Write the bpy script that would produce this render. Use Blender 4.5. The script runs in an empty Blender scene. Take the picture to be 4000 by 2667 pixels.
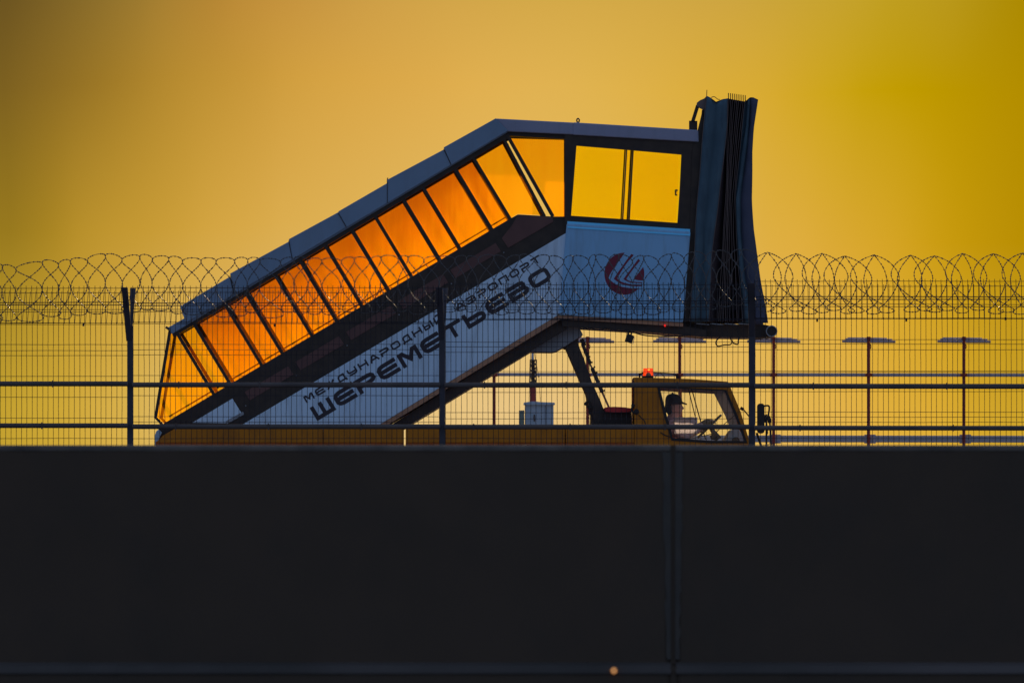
import bpy, math, random
from mathutils import Vector, Matrix
random.seed(7)
R = math.radians
SC = bpy.context.scene
col = SC.collection

# ------------------------------------------------------------------ camera
F = 35000.0          # focal length in photo pixels (photo is 4000 px wide)
H = 1.35             # eye height
HY = 1800.0          # photo row of the horizon
DT = 100.0           # distance of the stairs truck
DF = 84.7            # distance of the fence
DB = 45.0            # distance of the barrier
DM = 140.0           # distance of the antenna masts
cam = bpy.data.cameras.new('camera'); co = bpy.data.objects.new('camera', cam); col.objects.link(co)
co.location = (0, 0, H); co.rotation_euler = (R(90), 0, 0)
cam.sensor_width = 36.0; cam.lens = F / 4000 * 36.0; cam.shift_y = (HY - 1333.5) / 4000
cam.clip_start = 0.5; cam.clip_end = 6000
cam.dof.use_dof = True; cam.dof.focus_distance = 97.0; cam.dof.aperture_fstop = 11.0
SC.camera = co

# ------------------------------------------------------------------ world
def lin(h):
    h = h.lstrip('#'); o = []
    for i in (0, 2, 4):
        c = int(h[i:i+2], 16) / 255
        o.append(c / 12.92 if c <= .04045 else ((c + .055) / 1.055) ** 2.4)
    return tuple(o) + (1,)
w = bpy.data.worlds.new('World'); SC.world = w; w.use_nodes = True
nt = w.node_tree; N = nt.nodes; L = nt.links
for n in list(N): N.remove(n)
out = N.new('ShaderNodeOutputWorld'); bg = N.new('ShaderNodeBackground'); L.new(bg.outputs[0], out.inputs[0])
bg.inputs[1].default_value = 1.0
tc = N.new('ShaderNodeTexCoord'); sp = N.new('ShaderNodeSeparateXYZ'); L.new(tc.outputs['Generated'], sp.inputs[0])
def mth(op, a, b=None, clamp=False):
    n = N.new('ShaderNodeMath'); n.operation = op; n.use_clamp = clamp
    for i, v in enumerate((a, b)):
        if v is None: continue
        if hasattr(v, 'links'): L.new(v, n.inputs[i])
        else: n.inputs[i].default_value = v
    return n.outputs[0]
def mrange(v, a, b, smooth=False):
    n = N.new('ShaderNodeMapRange'); n.clamp = True
    if smooth: n.interpolation_type = 'SMOOTHSTEP'
    n.inputs[1].default_value = a; n.inputs[2].default_value = b
    L.new(v, n.inputs[0]); return n.outputs[0]
def ramp(v, stops, mode='CARDINAL'):
    n = N.new('ShaderNodeValToRGB'); cr = n.color_ramp; cr.interpolation = mode
    while len(cr.elements) < len(stops): cr.elements.new(.5)
    for e, (p, c) in zip(cr.elements, stops): e.position = p; e.color = lin(c) if isinstance(c, str) else c
    L.new(v, n.inputs[0]); return n.outputs[0]
def mix(f, a, b):
    n = N.new('ShaderNodeMix'); n.data_type = 'RGBA'
    L.new(f, n.inputs[0])
    for i, v in ((6, a), (7, b)):
        if hasattr(v, 'links'): L.new(v, n.inputs[i])
        else: n.inputs[i].default_value = v
    return n.outputs[2]
ysafe = mth('MAXIMUM', sp.outputs[1], .05)
u = mth('DIVIDE', sp.outputs[0], ysafe); v = mth('DIVIDE', sp.outputs[2], ysafe)
# a little unevenness of thin evening haze
nz = N.new('ShaderNodeTexNoise'); nz.inputs['Scale'].default_value = 14; nz.inputs['Detail'].default_value = 2
L.new(tc.outputs['Generated'], nz.inputs[0])
wob = mth('MULTIPLY', mth('SUBTRACT', nz.outputs[0], .5), .012)
u = mth('ADD', u, wob); v = mth('ADD', v, mth('MULTIPLY', wob, .8))
uu = mrange(u, -2000 / F, 2000 / F)
def row(*st): return [(x / 4000, '#%02x%02x%02x' % c) for x, c in st]
SKY = [row((0, (108, 84, 33)), (510, (156, 121, 48)), (850, (186, 137, 55)), (1360, (204, 156, 69)), (2040, (212, 168, 73)), (2890, (206, 165, 63)), (3400, (195, 160, 38)), (3740, (184, 150, 24)), (4000, (172, 138, 2))),
       row((0, (124, 96, 32)), (510, (172, 131, 44)), (1020, (206, 156, 62)), (1700, (222, 172, 77)), (2210, (224, 178, 80)), (2700, (220, 174, 64)), (3060, (214, 169, 46)), (3370, (199, 160, 12)), (4000, (180, 142, 0))),
       row((0, (152, 121, 30)), (255, (182, 142, 42)), (680, (206, 160, 60)), (1020, (219, 172, 78)), (2000, (227, 184, 94)), (2976, (223, 176, 72)), (3230, (221, 171, 58)), (3600, (208, 160, 27)), (4000, (186, 143, 4))),
       row((0, (196, 161, 48)), (340, (210, 170, 64)), (560, (219, 180, 90)), (1870, (232, 196, 130)), (2600, (229, 188, 112)), (2990, (229, 184, 92)), (3400, (226, 177, 70)), (3740, (219, 171, 52)), (4000, (206, 163, 42)))]
rows_ = [ramp(uu, s_) for s_ in SKY]
warm = mix(mrange(v, (HY - 1590) / F, (HY - 930) / F), rows_[3], rows_[2])
warm = mix(mrange(v, (HY - 930) / F, (HY - 350) / F), warm, rows_[1])
warm = mix(mrange(v, (HY - 350) / F, (HY - 0) / F), warm, rows_[0])
outside = mth('MAXIMUM', mrange(mth('ABSOLUTE', u), .060, .16, True), mrange(v, .056, .15, True))
warm = mix(outside, warm, lin('#cda252'))
BACK = (.135, .225, .39, 1)     # the cool sky behind the camera
ZEN = (.19, .22, .32, 1)
fz = mrange(sp.outputs[2], .08, .6, True)
fy = mrange(sp.outputs[1], .75, .05, True)
skyc = mix(fy, mix(fz, warm, ZEN), BACK)
L.new(skyc, bg.inputs[0])

# ------------------------------------------------------------------ sun (low, behind the truck)
SUN_EL, SUN_AZ = 15, 12      # degrees above the horizon, degrees right of the view
s = bpy.data.lights.new('sun', 'SUN'); s.energy = 3.4; s.angle = R(.5); s.color = (1, .72, .42)
so = bpy.data.objects.new('sun', s); col.objects.link(so)
dv = Vector((math.sin(R(SUN_AZ)) * math.cos(R(SUN_EL)), math.cos(R(SUN_AZ)) * math.cos(R(SUN_EL)), math.sin(R(SUN_EL))))
so.rotation_euler = dv.to_track_quat('Z', 'Y').to_euler(); so.location = (20, 120, 60)

SC.view_settings.view_transform = 'Standard'; SC.view_settings.look = 'None'
SC.view_settings.exposure = 0; SC.view_settings.gamma = 1
SC.render.engine = 'CYCLES'
SC.cycles.max_bounces = 8; SC.cycles.transparent_max_bounces = 24

# ------------------------------------------------------------------ materials
def mat(name, base, rough=.5, metal=0, noise=None, nscale=6, spec=.5, bump=0, emis=None, estr=0, stretch=None, coat=0):
    m = bpy.data.materials.new(name); m.use_nodes = True
    t = m.node_tree; b = t.nodes['Principled BSDF']
    b.inputs['Roughness'].default_value = rough; b.inputs['Metallic'].default_value = metal
    b.inputs['Specular IOR Level'].default_value = spec; b.inputs['Coat Weight'].default_value = coat
    c4 = tuple(base) + (1,)
    b.inputs['Base Color'].default_value = c4
    cd = t.nodes.new('ShaderNodeTexCoord'); mp = t.nodes.new('ShaderNodeMapping')
    t.links.new(cd.outputs['Object'], mp.inputs[0])
    if stretch: mp.inputs['Scale'].default_value = stretch
    n = t.nodes.new('ShaderNodeTexNoise'); n.inputs['Scale'].default_value = nscale; n.inputs['Detail'].default_value = 6
    t.links.new(mp.outputs[0], n.inputs[0])
    if noise:
        mx = t.nodes.new('ShaderNodeMix'); mx.data_type = 'RGBA'
        rp = t.nodes.new('ShaderNodeMapRange'); rp.inputs[1].default_value = .35; rp.inputs[2].default_value = .7
        t.links.new(n.outputs[0], rp.inputs[0]); t.links.new(rp.outputs[0], mx.inputs[0])
        mx.inputs[6].default_value = c4; mx.inputs[7].default_value = tuple(noise) + (1,)
        t.links.new(mx.outputs[2], b.inputs['Base Color'])
    rr = t.nodes.new('ShaderNodeMapRange'); rr.inputs[3].default_value = max(0, rough - .1); rr.inputs[4].default_value = min(1, rough + .12)
    t.links.new(n.outputs[0], rr.inputs[0]); t.links.new(rr.outputs[0], b.inputs['Roughness'])
    if bump:
        bp = t.nodes.new('ShaderNodeBump'); bp.inputs['Strength'].default_value = bump; bp.inputs['Distance'].default_value = .01
        t.links.new(n.outputs[0], bp.inputs['Height']); t.links.new(bp.outputs[0], b.inputs['Normal'])
    if emis:
        b.inputs['Emission Color'].default_value = tuple(emis) + (1,); b.inputs['Emission Strength'].default_value = estr
    return m
def glass(name, tint, refl=.04, trans=0, tcol=None, dirt=0, dcol=(.8, .8, .8), nscale=4, var=None, foot=None):
    """thin tinted sheet: coloured see-through, a little gloss, some scattering of the light that comes through"""
    m = bpy.data.materials.new(name); m.use_nodes = True; t = m.node_tree; nn = t.nodes; l = t.links
    for x in list(nn): nn.remove(x)
    o = nn.new('ShaderNodeOutputMaterial'); tr = nn.new('ShaderNodeBsdfTransparent'); tr.inputs[0].default_value = tuple(tint) + (1,)
    cd = nn.new('ShaderNodeTexCoord'); mp = nn.new('ShaderNodeMapping'); l.new(cd.outputs['Object'], mp.inputs[0])
    mp.inputs['Rotation'].default_value = (0, R(-30), 0); mp.inputs['Scale'].default_value = (1.6, 1, .45)
    n = nn.new('ShaderNodeTexNoise'); n.inputs['Scale'].default_value = nscale; n.inputs['Detail'].default_value = 4; l.new(mp.outputs[0], n.inputs[0])
    fsock = n.outputs[0]
    if foot:      # lighter tint and more scattering towards the foot of each pane
        sx = nn.new('ShaderNodeSeparateXYZ'); l.new(cd.outputs['Object'], sx.inputs[0])
        def mm(op, a, b):
            q = nn.new('ShaderNodeMath'); q.operation = op
            for i_, v_ in enumerate((a, b)):
                if hasattr(v_, 'links'): l.new(v_, q.inputs[i_])
                else: q.inputs[i_].default_value = v_
            return q.outputs[0]
        h_ = mm('SUBTRACT', mm('SUBTRACT', sx.outputs[2], mm('MULTIPLY', sx.outputs[0], .59)), foot)
        d_ = nn.new('ShaderNodeMapRange'); d_.inputs[1].default_value = .9; d_.inputs[2].default_value = 0; l.new(h_, d_.inputs[0])
        st = nn.new('ShaderNodeTexNoise'); st.inputs['Scale'].default_value = 9; st.inputs['Detail'].default_value = 5; m2 = nn.new('ShaderNodeMapping'); m2.inputs['Rotation'].default_value = (0, R(-30), 0); m2.inputs['Scale'].default_value = (1.8, 1, .22)
        l.new(cd.outputs['Object'], m2.inputs[0]); l.new(m2.outputs[0], st.inputs[0])
        fsock = mm('ADD', mm('ADD', mm('MULTIPLY', n.outputs[0], .42), mm('MULTIPLY', d_.outputs[0], .36)), mm('MULTIPLY', st.outputs[0], .26))
    if var:
        mx = nn.new('ShaderNodeMix'); mx.data_type = 'RGBA'; rp = nn.new('ShaderNodeMapRange'); rp.inputs[1].default_value = .3; rp.inputs[2].default_value = .72
        l.new(fsock, rp.inputs[0]); l.new(rp.outputs[0], mx.inputs[0]); mx.inputs[7 if foot else 6].default_value = tuple(tint) + (1,); mx.inputs[6 if foot else 7].default_value = tuple(var) + (1,)
        l.new(mx.outputs[2], tr.inputs[0])
    last = tr.outputs[0]
    if trans:
        tl = nn.new('ShaderNodeBsdfTranslucent'); rp = nn.new('ShaderNodeMapRange'); rp.inputs[1].default_value = .25; rp.inputs[2].default_value = .8
        rp.inputs[3].default_value = trans * .45; rp.inputs[4].default_value = trans * 1.6; l.new(fsock, rp.inputs[0])
        mc = nn.new('ShaderNodeMix'); mc.data_type = 'RGBA'; l.new(rp.outputs[0], mc.inputs[0]); mc.inputs[6].default_value = (0, 0, 0, 1); mc.inputs[7].default_value = tuple(tcol) + (1,)
        l.new(mc.outputs[2], tl.inputs[0]); ms = nn.new('ShaderNodeAddShader'); l.new(last, ms.inputs[0]); l.new(tl.outputs[0], ms.inputs[1]); last = ms.outputs[0]
    gl = nn.new('ShaderNodeBsdfGlossy'); gl.inputs['Roughness'].default_value = .08
    ms = nn.new('ShaderNodeMixShader'); ms.inputs[0].default_value = refl; l.new(last, ms.inputs[1]); l.new(gl.outputs[0], ms.inputs[2])
    l.new(ms.outputs[0], o.inputs[0]); return m

M = dict(
 ground=mat('asphalt', (.05, .05, .052), .9, noise=(.035, .035, .036), nscale=.8, bump=.3),
 apron=mat('apron_concrete', (.26, .24, .22), .85, noise=(.20, .19, .18), nscale=.3, bump=.2),
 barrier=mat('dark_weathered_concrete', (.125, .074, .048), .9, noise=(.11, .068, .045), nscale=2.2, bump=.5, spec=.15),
 barrier_edge=mat('skylit_edge_concrete', (.24, .165, .125), .85, noise=(.13, .095, .075), nscale=7, bump=.4, spec=.2),  # lighter colour stands for sky light caught by the rounded top edge
 joint_tone=mat('lighter_joint_tone', (.135, .095, .072), .85, noise=(.10, .075, .06), nscale=5, bump=.4, spec=.2),  # slightly lighter tone than the wall, for the strips beside the joint
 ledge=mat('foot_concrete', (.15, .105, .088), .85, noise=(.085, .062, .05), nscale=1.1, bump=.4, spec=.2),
 flap=mat('dark_flap_canvas', (.10, .095, .135), .85, noise=(.08, .08, .115), nscale=5, bump=.3, spec=.2),
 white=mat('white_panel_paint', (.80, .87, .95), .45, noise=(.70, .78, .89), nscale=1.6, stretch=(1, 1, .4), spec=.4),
 roof=mat('roof_sheet_paint', (.27, .33, .43), .5, noise=(.23, .29, .38), nscale=1.4, spec=.4),
 roof2=mat('roof_sheet_paint_level', (.38, .34, .43), .5, noise=(.33, .30, .38), nscale=1.4, spec=.4),
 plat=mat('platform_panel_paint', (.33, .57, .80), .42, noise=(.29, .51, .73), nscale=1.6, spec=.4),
 platrim=mat('platform_rim_skylit', (.20, .70, 1.0), .4, spec=.5),  # brighter blue puts the sky light on the top edge into the colour
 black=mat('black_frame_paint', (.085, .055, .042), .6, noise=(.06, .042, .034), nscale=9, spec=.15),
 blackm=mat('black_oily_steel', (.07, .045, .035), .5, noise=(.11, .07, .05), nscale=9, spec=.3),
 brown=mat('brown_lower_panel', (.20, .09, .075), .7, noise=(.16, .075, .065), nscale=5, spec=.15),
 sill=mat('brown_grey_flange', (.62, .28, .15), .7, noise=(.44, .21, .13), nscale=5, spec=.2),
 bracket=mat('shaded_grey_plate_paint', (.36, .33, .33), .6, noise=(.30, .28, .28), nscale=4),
 orange=mat('ochre_truck_paint', (.66, .20, .010), .5, noise=(.56, .165, .010), nscale=3, spec=.2),
 orange2=mat('rusty_skirt_paint', (.50, .10, .012), .6, noise=(.40, .08, .01), nscale=14, spec=.2),
 canvas=mat('navy_canvas', (.10, .15, .18), .85, noise=(.08, .12, .15), nscale=5, bump=.3, spec=.2),
 canvas2=mat('dark_canvas', (.07, .045, .045), .9, noise=(.05, .035, .04), nscale=5, bump=.3, spec=.2),
 pale_edge=mat('grey_edge_and_fairing', (.22, .14, .12), .7),
 letter=mat('dark_blue_lettering', (.06, .04, .045), .5, spec=.3),
 emblem=mat('dark_red_emblem', (.24, .028, .05), .5, spec=.3),
 red=mat('red_paint', (.62, .02, .02), .5, noise=(.5, .016, .02), nscale=6),
 mred=mat('red_mast_paint', (.42, .040, .022), .6, noise=(.30, .035, .02), nscale=8),
 rail=mat('grey_steel_rail', (.15, .10, .085), .55, noise=(.10, .07, .06), nscale=4, spec=.3),
 wire=mat('coated_fence_wire', (.035, .028, .035), .6, spec=.2),
 post=mat('coated_fence_post', (.085, .065, .075), .55, noise=(.06, .05, .055), nscale=5, spec=.3),
 razor=mat('dull_razor_wire', (.10, .08, .075), .46, metal=0, spec=.5),
 tube=mat('white_antenna_tube', (.62, .40, .36), .8, noise=(.50, .33, .30), nscale=5),
 lilac=mat('pale_steel_beam', (.52, .42, .42), .6, noise=(.44, .36, .37), nscale=3),
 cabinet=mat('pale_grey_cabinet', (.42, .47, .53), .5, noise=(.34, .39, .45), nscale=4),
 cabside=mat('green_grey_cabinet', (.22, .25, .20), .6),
 rubber=mat('black_rubber', (.05, .035, .03), .7, spec=.2),
 lining=mat('grey_cab_lining', (.30, .24, .22), .8, noise=(.2, .17, .15), nscale=12),
 skin=mat('skin', (.80, .47, .38), .6, noise=(.72, .40, .32), nscale=30),
 cap=mat('navy_cotton', (.04, .035, .05), .85),
 shirt=mat('white_pink_workwear', (.95, .66, .66), .8, noise=(.9, .5, .5), nscale=10),
 vest=mat('orange_vest_fabric', (.95, .22, .10), .8),
 trousers=mat('dark_trousers', (.04, .04, .05), .9),
 glove=mat('grey_glove', (.10, .075, .065), .9),
 dash=mat('grey_dashboard', (.32, .34, .36), .7, noise=(.26, .28, .3), nscale=9),
 mirrorg=mat('mirror_glass', (.8, .8, .78), .05, metal=1),
 lens=mat('amber_lens', (1, .08, .01), .3, emis=(1, .055, .003), estr=1.0),
 bulb=mat('amber_bulb', (1, .5, .1), .3, emis=(1, .42, .05), estr=2.2),
 redlamp=mat('red_marker_lens', (.8, .02, .02), .3, emis=(1, .02, .01), estr=.8),
 amber=mat('amber_glow_dot', (.9, .4, .1), .4, emis=(.9, .36, .12), estr=.3),  # amber dot on the barrier foot, with an added glow
 tyre=mat('tyre_rubber', (.03, .03, .03), .85, bump=.3, nscale=30),
 rim=mat('wheel_steel', (.35, .35, .36), .4, metal=.8),
 frost=mat('headlamp_glass', (.5, .5, .5), .2),
)
M['g_deep'] = glass('deep_orange_glass', (.965, .815, .08), .004, .08, (1, .38, .0), nscale=2.6, var=(.885, .66, .04), foot=3.564)
M['g_light'] = glass('light_orange_glass', (.99, .785, .15), .004, .10, (1, .40, .02), nscale=2.4, var=(.985, .73, .08), foot=3.564)
M['g_yellow'] = glass('yellow_glass', (.995, .942, .20), .005, .012, (1, .65, .0), nscale=2)
M['g_clear'] = glass('cab_glass', (.985, .99, .98), .015, .01, (.8, .8, .8), nscale=8)
def sheet(name, c, k):
    m = mat(name, c, .7); t = m.node_tree; b = t.nodes['Principled BSDF']; o = t.nodes['Material Output']
    tl = t.nodes.new('ShaderNodeBsdfTranslucent'); tl.inputs[0].default_value = tuple(c) + (1,); ms = t.nodes.new('ShaderNodeMixShader'); ms.inputs[0].default_value = k
    t.links.new(b.outputs[0], ms.inputs[1]); t.links.new(tl.outputs[0], ms.inputs[2]); t.links.new(ms.outputs[0], o.inputs[0]); return m
def grime(m, dark, amt, scale, stretch):
    t = m.node_tree; b = t.nodes['Principled BSDF']; src = b.inputs['Base Color'].links[0].from_socket
    cd = t.nodes.new('ShaderNodeTexCoord'); mp = t.nodes.new('ShaderNodeMapping'); mp.inputs['Scale'].default_value = stretch; t.links.new(cd.outputs['Object'], mp.inputs[0])
    n = t.nodes.new('ShaderNodeTexNoise'); n.inputs['Scale'].default_value = scale; n.inputs['Detail'].default_value = 8; n.inputs['Roughness'].default_value = .65; t.links.new(mp.outputs[0], n.inputs[0])
    r = t.nodes.new('ShaderNodeMapRange'); r.inputs[1].default_value = .48; r.inputs[2].default_value = .75; r.inputs[4].default_value = amt; t.links.new(n.outputs[0], r.inputs[0])
    x = t.nodes.new('ShaderNodeMix'); x.data_type = 'RGBA'; t.links.new(r.outputs[0], x.inputs[0]); t.links.new(src, x.inputs[6]); x.inputs[7].default_value = tuple(dark) + (1,); t.links.new(x.outputs[2], b.inputs['Base Color'])
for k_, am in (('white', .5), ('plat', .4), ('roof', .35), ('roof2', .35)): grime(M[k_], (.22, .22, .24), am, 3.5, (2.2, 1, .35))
grime(M['orange'], (.16, .055, .02), .55, 5, (1, 1, .5)); grime(M['canvas'], (.05, .07, .09), .6, 9, (1.5, 1, .25)); grime(M['barrier'], (.075, .055, .045), .35, 2.5, (1, 1, .8))
M['paper'] = sheet('thin_blue_paper', (.97, .93, 1.0), .7)

# ------------------------------------------------------------------ mesh helpers
def W(px, py, D): return Vector(((px - 2000) * D / F, D, H + (HY - py) * D / F))
def wloc(o):
    p = Vector((0, 0, 0))
    while o is not None: p += o.location; o = o.parent
    return p
class MB:
    def __init__(s): s.v = []; s.f = []
    def add(s, vs, fs):
        n = len(s.v); s.v += [Vector(a) for a in vs]; s.f += [tuple(i + n for i in f) for f in fs]; return s
    def loft(s, a, b):
        n = len(a); fs = [tuple(range(n))[::-1], tuple(range(n, 2 * n))] + [(i, (i + 1) % n, n + (i + 1) % n, n + i) for i in range(n)]
        return s.add(list(a) + list(b), fs)
    def prism(s, pts, y0, y1, ref=None):
        r = ref or DT
        a = [W(x, y, r) for x, y in pts]
        return s.loft([Vector((p.x, y0, p.z)) for p in a], [Vector((p.x, y1, p.z)) for p in a])
    def ring(s, outer, inner, y0, y1, ref=None):
        r = ref or DT; n = len(outer)
        q = lambda pts, y: [Vector((W(a, b, r).x, y, W(a, b, r).z)) for a, b in pts]
        vs = q(outer, y0) + q(inner, y0) + q(outer, y1) + q(inner, y1); fs = []
        for i in range(n):
            j = (i + 1) % n
            fs += [(i, j, n + j, n + i), (2*n + j, 2*n + i, 3*n + i, 3*n + j), (j, i, 2*n + i, 2*n + j), (n + i, n + j, 3*n + j, 3*n + i)]
        return s.add(vs, fs)
    def bar(s, p, q, wpx, y0, y1, ref=None, w2=None):
        d = Vector((q[0] - p[0], q[1] - p[1])).normalized(); n = Vector((-d.y, d.x)); w2 = w2 or wpx
        return s.prism([(p[0] + n.x*wpx/2, p[1] + n.y*wpx/2), (q[0] + n.x*w2/2, q[1] + n.y*w2/2), (q[0] - n.x*w2/2, q[1] - n.y*w2/2), (p[0] - n.x*wpx/2, p[1] - n.y*wpx/2)], y0, y1, ref)
    def box(s, x0, x1, y0, y1, z0, z1):
        return s.loft([(x0, y0, z0), (x1, y0, z0), (x1, y1, z0), (x0, y1, z0)], [(x0, y0, z1), (x1, y0, z1), (x1, y1, z1), (x0, y1, z1)])
    def tube(s, path, r, n=6, closed=False):
        P = [Vector(p) for p in path]; m = len(P); rs = r if isinstance(r, (list, tuple)) else [r] * m
        vs = []; fs = []; up = None
        for i in range(m):
            if closed: t = P[(i + 1) % m] - P[i - 1]
            else: t = P[min(i + 1, m - 1)] - P[max(i - 1, 0)]
            t = t.normalized() if t.length > 1e-9 else Vector((0, 0, 1))
            if up is None: up = Vector((0, 1, 0)) if abs(t.y) < .9 else Vector((1, 0, 0))
            a = t.cross(up)
            if a.length < 1e-6: a = t.cross(Vector((1, 0, 0)))
            a.normalize(); b = a.cross(t).normalized(); up = b
            for k in range(n):
                g = 2 * math.pi * k / n; vs.append(P[i] + (a * math.cos(g) + b * math.sin(g)) * rs[i])
        for i in range(m if closed else m - 1):
            j = (i + 1) % m
            for k in range(n): fs.append((i*n + k, i*n + (k+1) % n, j*n + (k+1) % n, j*n + k))
        if not closed: fs += [tuple(range(n))[::-1], tuple(range((m-1)*n, m*n))]
        return s.add(vs, fs)
    def ball(s, c, r, nu=12, nv=8, rot=None):
        c = Vector(c); r = Vector(r) if hasattr(r, '__len__') else Vector((r, r, r)); vs = []; fs = []
        for j in range(nv + 1):
            ph = math.pi * j / nv
            for i in range(nu):
                th = 2 * math.pi * i / nu; p = Vector((r.x*math.sin(ph)*math.cos(th), r.y*math.sin(ph)*math.sin(th), r.z*math.cos(ph)))
                if rot: p = rot @ p
                vs.append(c + p)
        for j in range(nv):
            for i in range(nu): fs.append((j*nu + i, j*nu + (i+1) % nu, (j+1)*nu + (i+1) % nu, (j+1)*nu + i))
        return s.add(vs, fs)
    def octa(s, c, t, l, w):
        c = Vector(c); t = Vector(t).normalized(); a = t.cross(Vector((0, 1, 0)))
        a = a.normalized() if a.length > .05 else Vector((1, 0, 0)); b = a.cross(t).normalized()
        return s.add([c - t*l, c + t*l, c + a*w, c - a*w, c + b*w*.5, c - b*w*.5], [(0,2,4),(0,4,3),(0,3,5),(0,5,2),(1,4,2),(1,3,4),(1,5,3),(1,2,5)])
    def build(s, name, m, parent=None, smooth=False, bevel=0, seg=2, label=None, remesh=0):
        off = wloc(parent) if parent else Vector((0, 0, 0))
        me = bpy.data.meshes.new(name); me.from_pydata([tuple(a - off) for a in s.v], [], s.f); me.update()
        import bmesh
        bm = bmesh.new(); bm.from_mesh(me); bmesh.ops.remove_doubles(bm, verts=bm.verts, dist=1e-6); bmesh.ops.recalc_face_normals(bm, faces=bm.faces); bm.to_mesh(me); bm.free()
        me.materials.append(m); o = bpy.data.objects.new(name, me); col.objects.link(o)
        if parent: o.parent = parent
        if smooth:
            for p in me.polygons: p.use_smooth = True
        if bevel:
            b = o.modifiers.new('bevel', 'BEVEL'); b.width = bevel; b.segments = seg; b.limit_method = 'ANGLE'; b.angle_limit = R(35)
        if remesh:
            b = o.modifiers.new('remesh', 'REMESH'); b.mode = 'VOXEL'; b.voxel_size = remesh; b.use_smooth_shade = True
            b2 = o.modifiers.new('smooth', 'SMOOTH'); b2.iterations = 3; b2.factor = .5
        if label: o['label'] = label
        return o
def thing(name, label, cat, loc, group=None):
    o = bpy.data.objects.new(name, None); col.objects.link(o); o.location = loc; o['label'] = label; o['category'] = cat
    o.empty_display_size = .3
    if group: o['group'] = group
    return o
def tag(o, label, cat, group=None):
    o['label'] = label; o['category'] = cat
    if group: o['group'] = group
    return o
def struct(o): o['kind'] = 'structure'; return o
def smoothpts(pts, k=6):
    """Catmull-Rom through the points"""
    P = [Vector(p) for p in pts]; out_ = []
    for i in range(len(P) - 1):
        a, b, c, d = P[max(i-1, 0)], P[i], P[i+1], P[min(i+2, len(P)-1)]
        for j in range(k):
            t = j / k; out_.append(.5*((2*b) + (c - a)*t + (2*a - 5*b + 4*c - d)*t*t + (3*b - a - 3*c + d)*t*t*t))
    out_.append(P[-1]); return out_
def cable(pts, D, r, k=6, n=6): return (smoothpts([W(x, y, D) for x, y in pts], k), r, n)

# ------------------------------------------------------------------ ground
g = MB().box(-1500, 1500, -200, 3000, -.5, 0).build('ground', M['ground']); struct(g)
g = MB().box(-150, 150, 92, 135, .004, .03).build('apron', M['apron']); struct(g)

# ------------------------------------------------------------------ barrier in the foreground
def barrier(x0, x1, label, ch0, ch1):
    th = thing('concrete_barrier', label, 'barrier', ((W(x0, 0, DB).x + W(x1, 0, DB).x) / 2, DB + .25, 0), 'dark barrier segments along the foreground')
    ztop = W(0, 1741, DB).z; zl = W(0, 2590, DB).z; xa, xb = W(x0, 0, DB).x, W(x1, 0, DB).x
    n = 60
    # profile (y, z), rounded crown, flat face, ledge at the foot
    prof = [(DB - .14, 0), (DB - .14, zl - .05), (DB - .115, zl - .02), (DB + .0, zl - .004), (DB + .0, ztop - .03), (DB + .006, ztop - .012), (DB + .02, ztop - .003), (DB + .05, ztop),
            (DB + .3, ztop), (DB + .33, ztop - .03), (DB + .33, 0)]
    b = MB(); rows = []
    xs = [xa, xa + .03] + [xa + (xb - xa) * i / n for i in range(1, n)] + [xb - .03, xb]
    for x in xs:
        e = .02 if (ch0 and x == xa) or (ch1 and x == xb) else 0
        rows.append([Vector((x, y + (e if y < DB + .02 else 0) + random.uniform(-.0015, .0015), z - e * .4 + (random.uniform(-.002, .002) if z > .1 else 0))) for y, z in prof])
    m = len(prof); vs = [p for r_ in rows for p in r_]; fs = []
    for i in range(len(rows) - 1):
        for j in range(m - 1): fs.append((i*m + j, i*m + j + 1, (i+1)*m + j + 1, (i+1)*m + j))
    fs += [tuple(range(m))[::-1], tuple(range((len(rows)-1)*m, len(rows)*m))]
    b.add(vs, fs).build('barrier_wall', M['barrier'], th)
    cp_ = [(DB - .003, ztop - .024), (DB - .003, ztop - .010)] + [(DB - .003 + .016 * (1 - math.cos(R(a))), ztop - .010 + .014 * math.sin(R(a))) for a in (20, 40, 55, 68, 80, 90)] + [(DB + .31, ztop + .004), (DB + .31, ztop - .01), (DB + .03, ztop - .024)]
    MB().loft([Vector((xa + .004, y, z)) for y, z in cp_], [Vector((xb - .004, y, z)) for y, z in cp_]).build('skylit_crown', M['barrier_edge'], th)
    lp = [(DB - .146, zl - .050), (DB - .146, zl - .040), (DB - .120, zl - .008), (DB - .002, zl + .006), (DB - .002, zl - .03)]
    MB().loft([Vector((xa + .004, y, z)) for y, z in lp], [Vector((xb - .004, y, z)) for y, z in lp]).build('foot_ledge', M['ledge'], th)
    return th, xa, xb, ztop, zl
bl = barrier(-2600, 2622, 'long dark barrier wall left of the joint, with a glowing amber dot at its foot', False, True)
br = barrier(2636, 6600, 'dark barrier wall right of the joint, under the truck cab', True, False)
for (th, xa, xb, zt, zl), sx in ((bl, -1), (br, 1)):
    x = xb if sx < 0 else xa
    a, c = sorted((x, x + sx * .042)); st = MB(); n = 30; vs = []; fs = []
    for i in range(n + 1):
        z = zl + .02 + (zt - .03 - zl - .02) * i / n; j = random.uniform(-.006, .006); q = x + sx * (.042 + j - .018 * (1 - i / n))
        vs += [Vector((x + sx * .002, DB - .003, z)), Vector((q, DB - .003, z)), Vector((x + sx * .002, DB + .03, z)), Vector((q, DB + .03, z))]
    for i in range(n):
        k = i * 4; fs += [(k, k+1, k+5, k+4), (k+2, k+6, k+7, k+3), (k, k+4, k+6, k+2), (k+1, k+3, k+7, k+5)]
    fs += [(0, 2, 3, 1), (n*4, n*4+1, n*4+3, n*4+2)]
    st.add(vs, fs).build('joint_strip', M['joint_tone'], th)  # uneven strip along the joint, a little lighter than the wall
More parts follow.
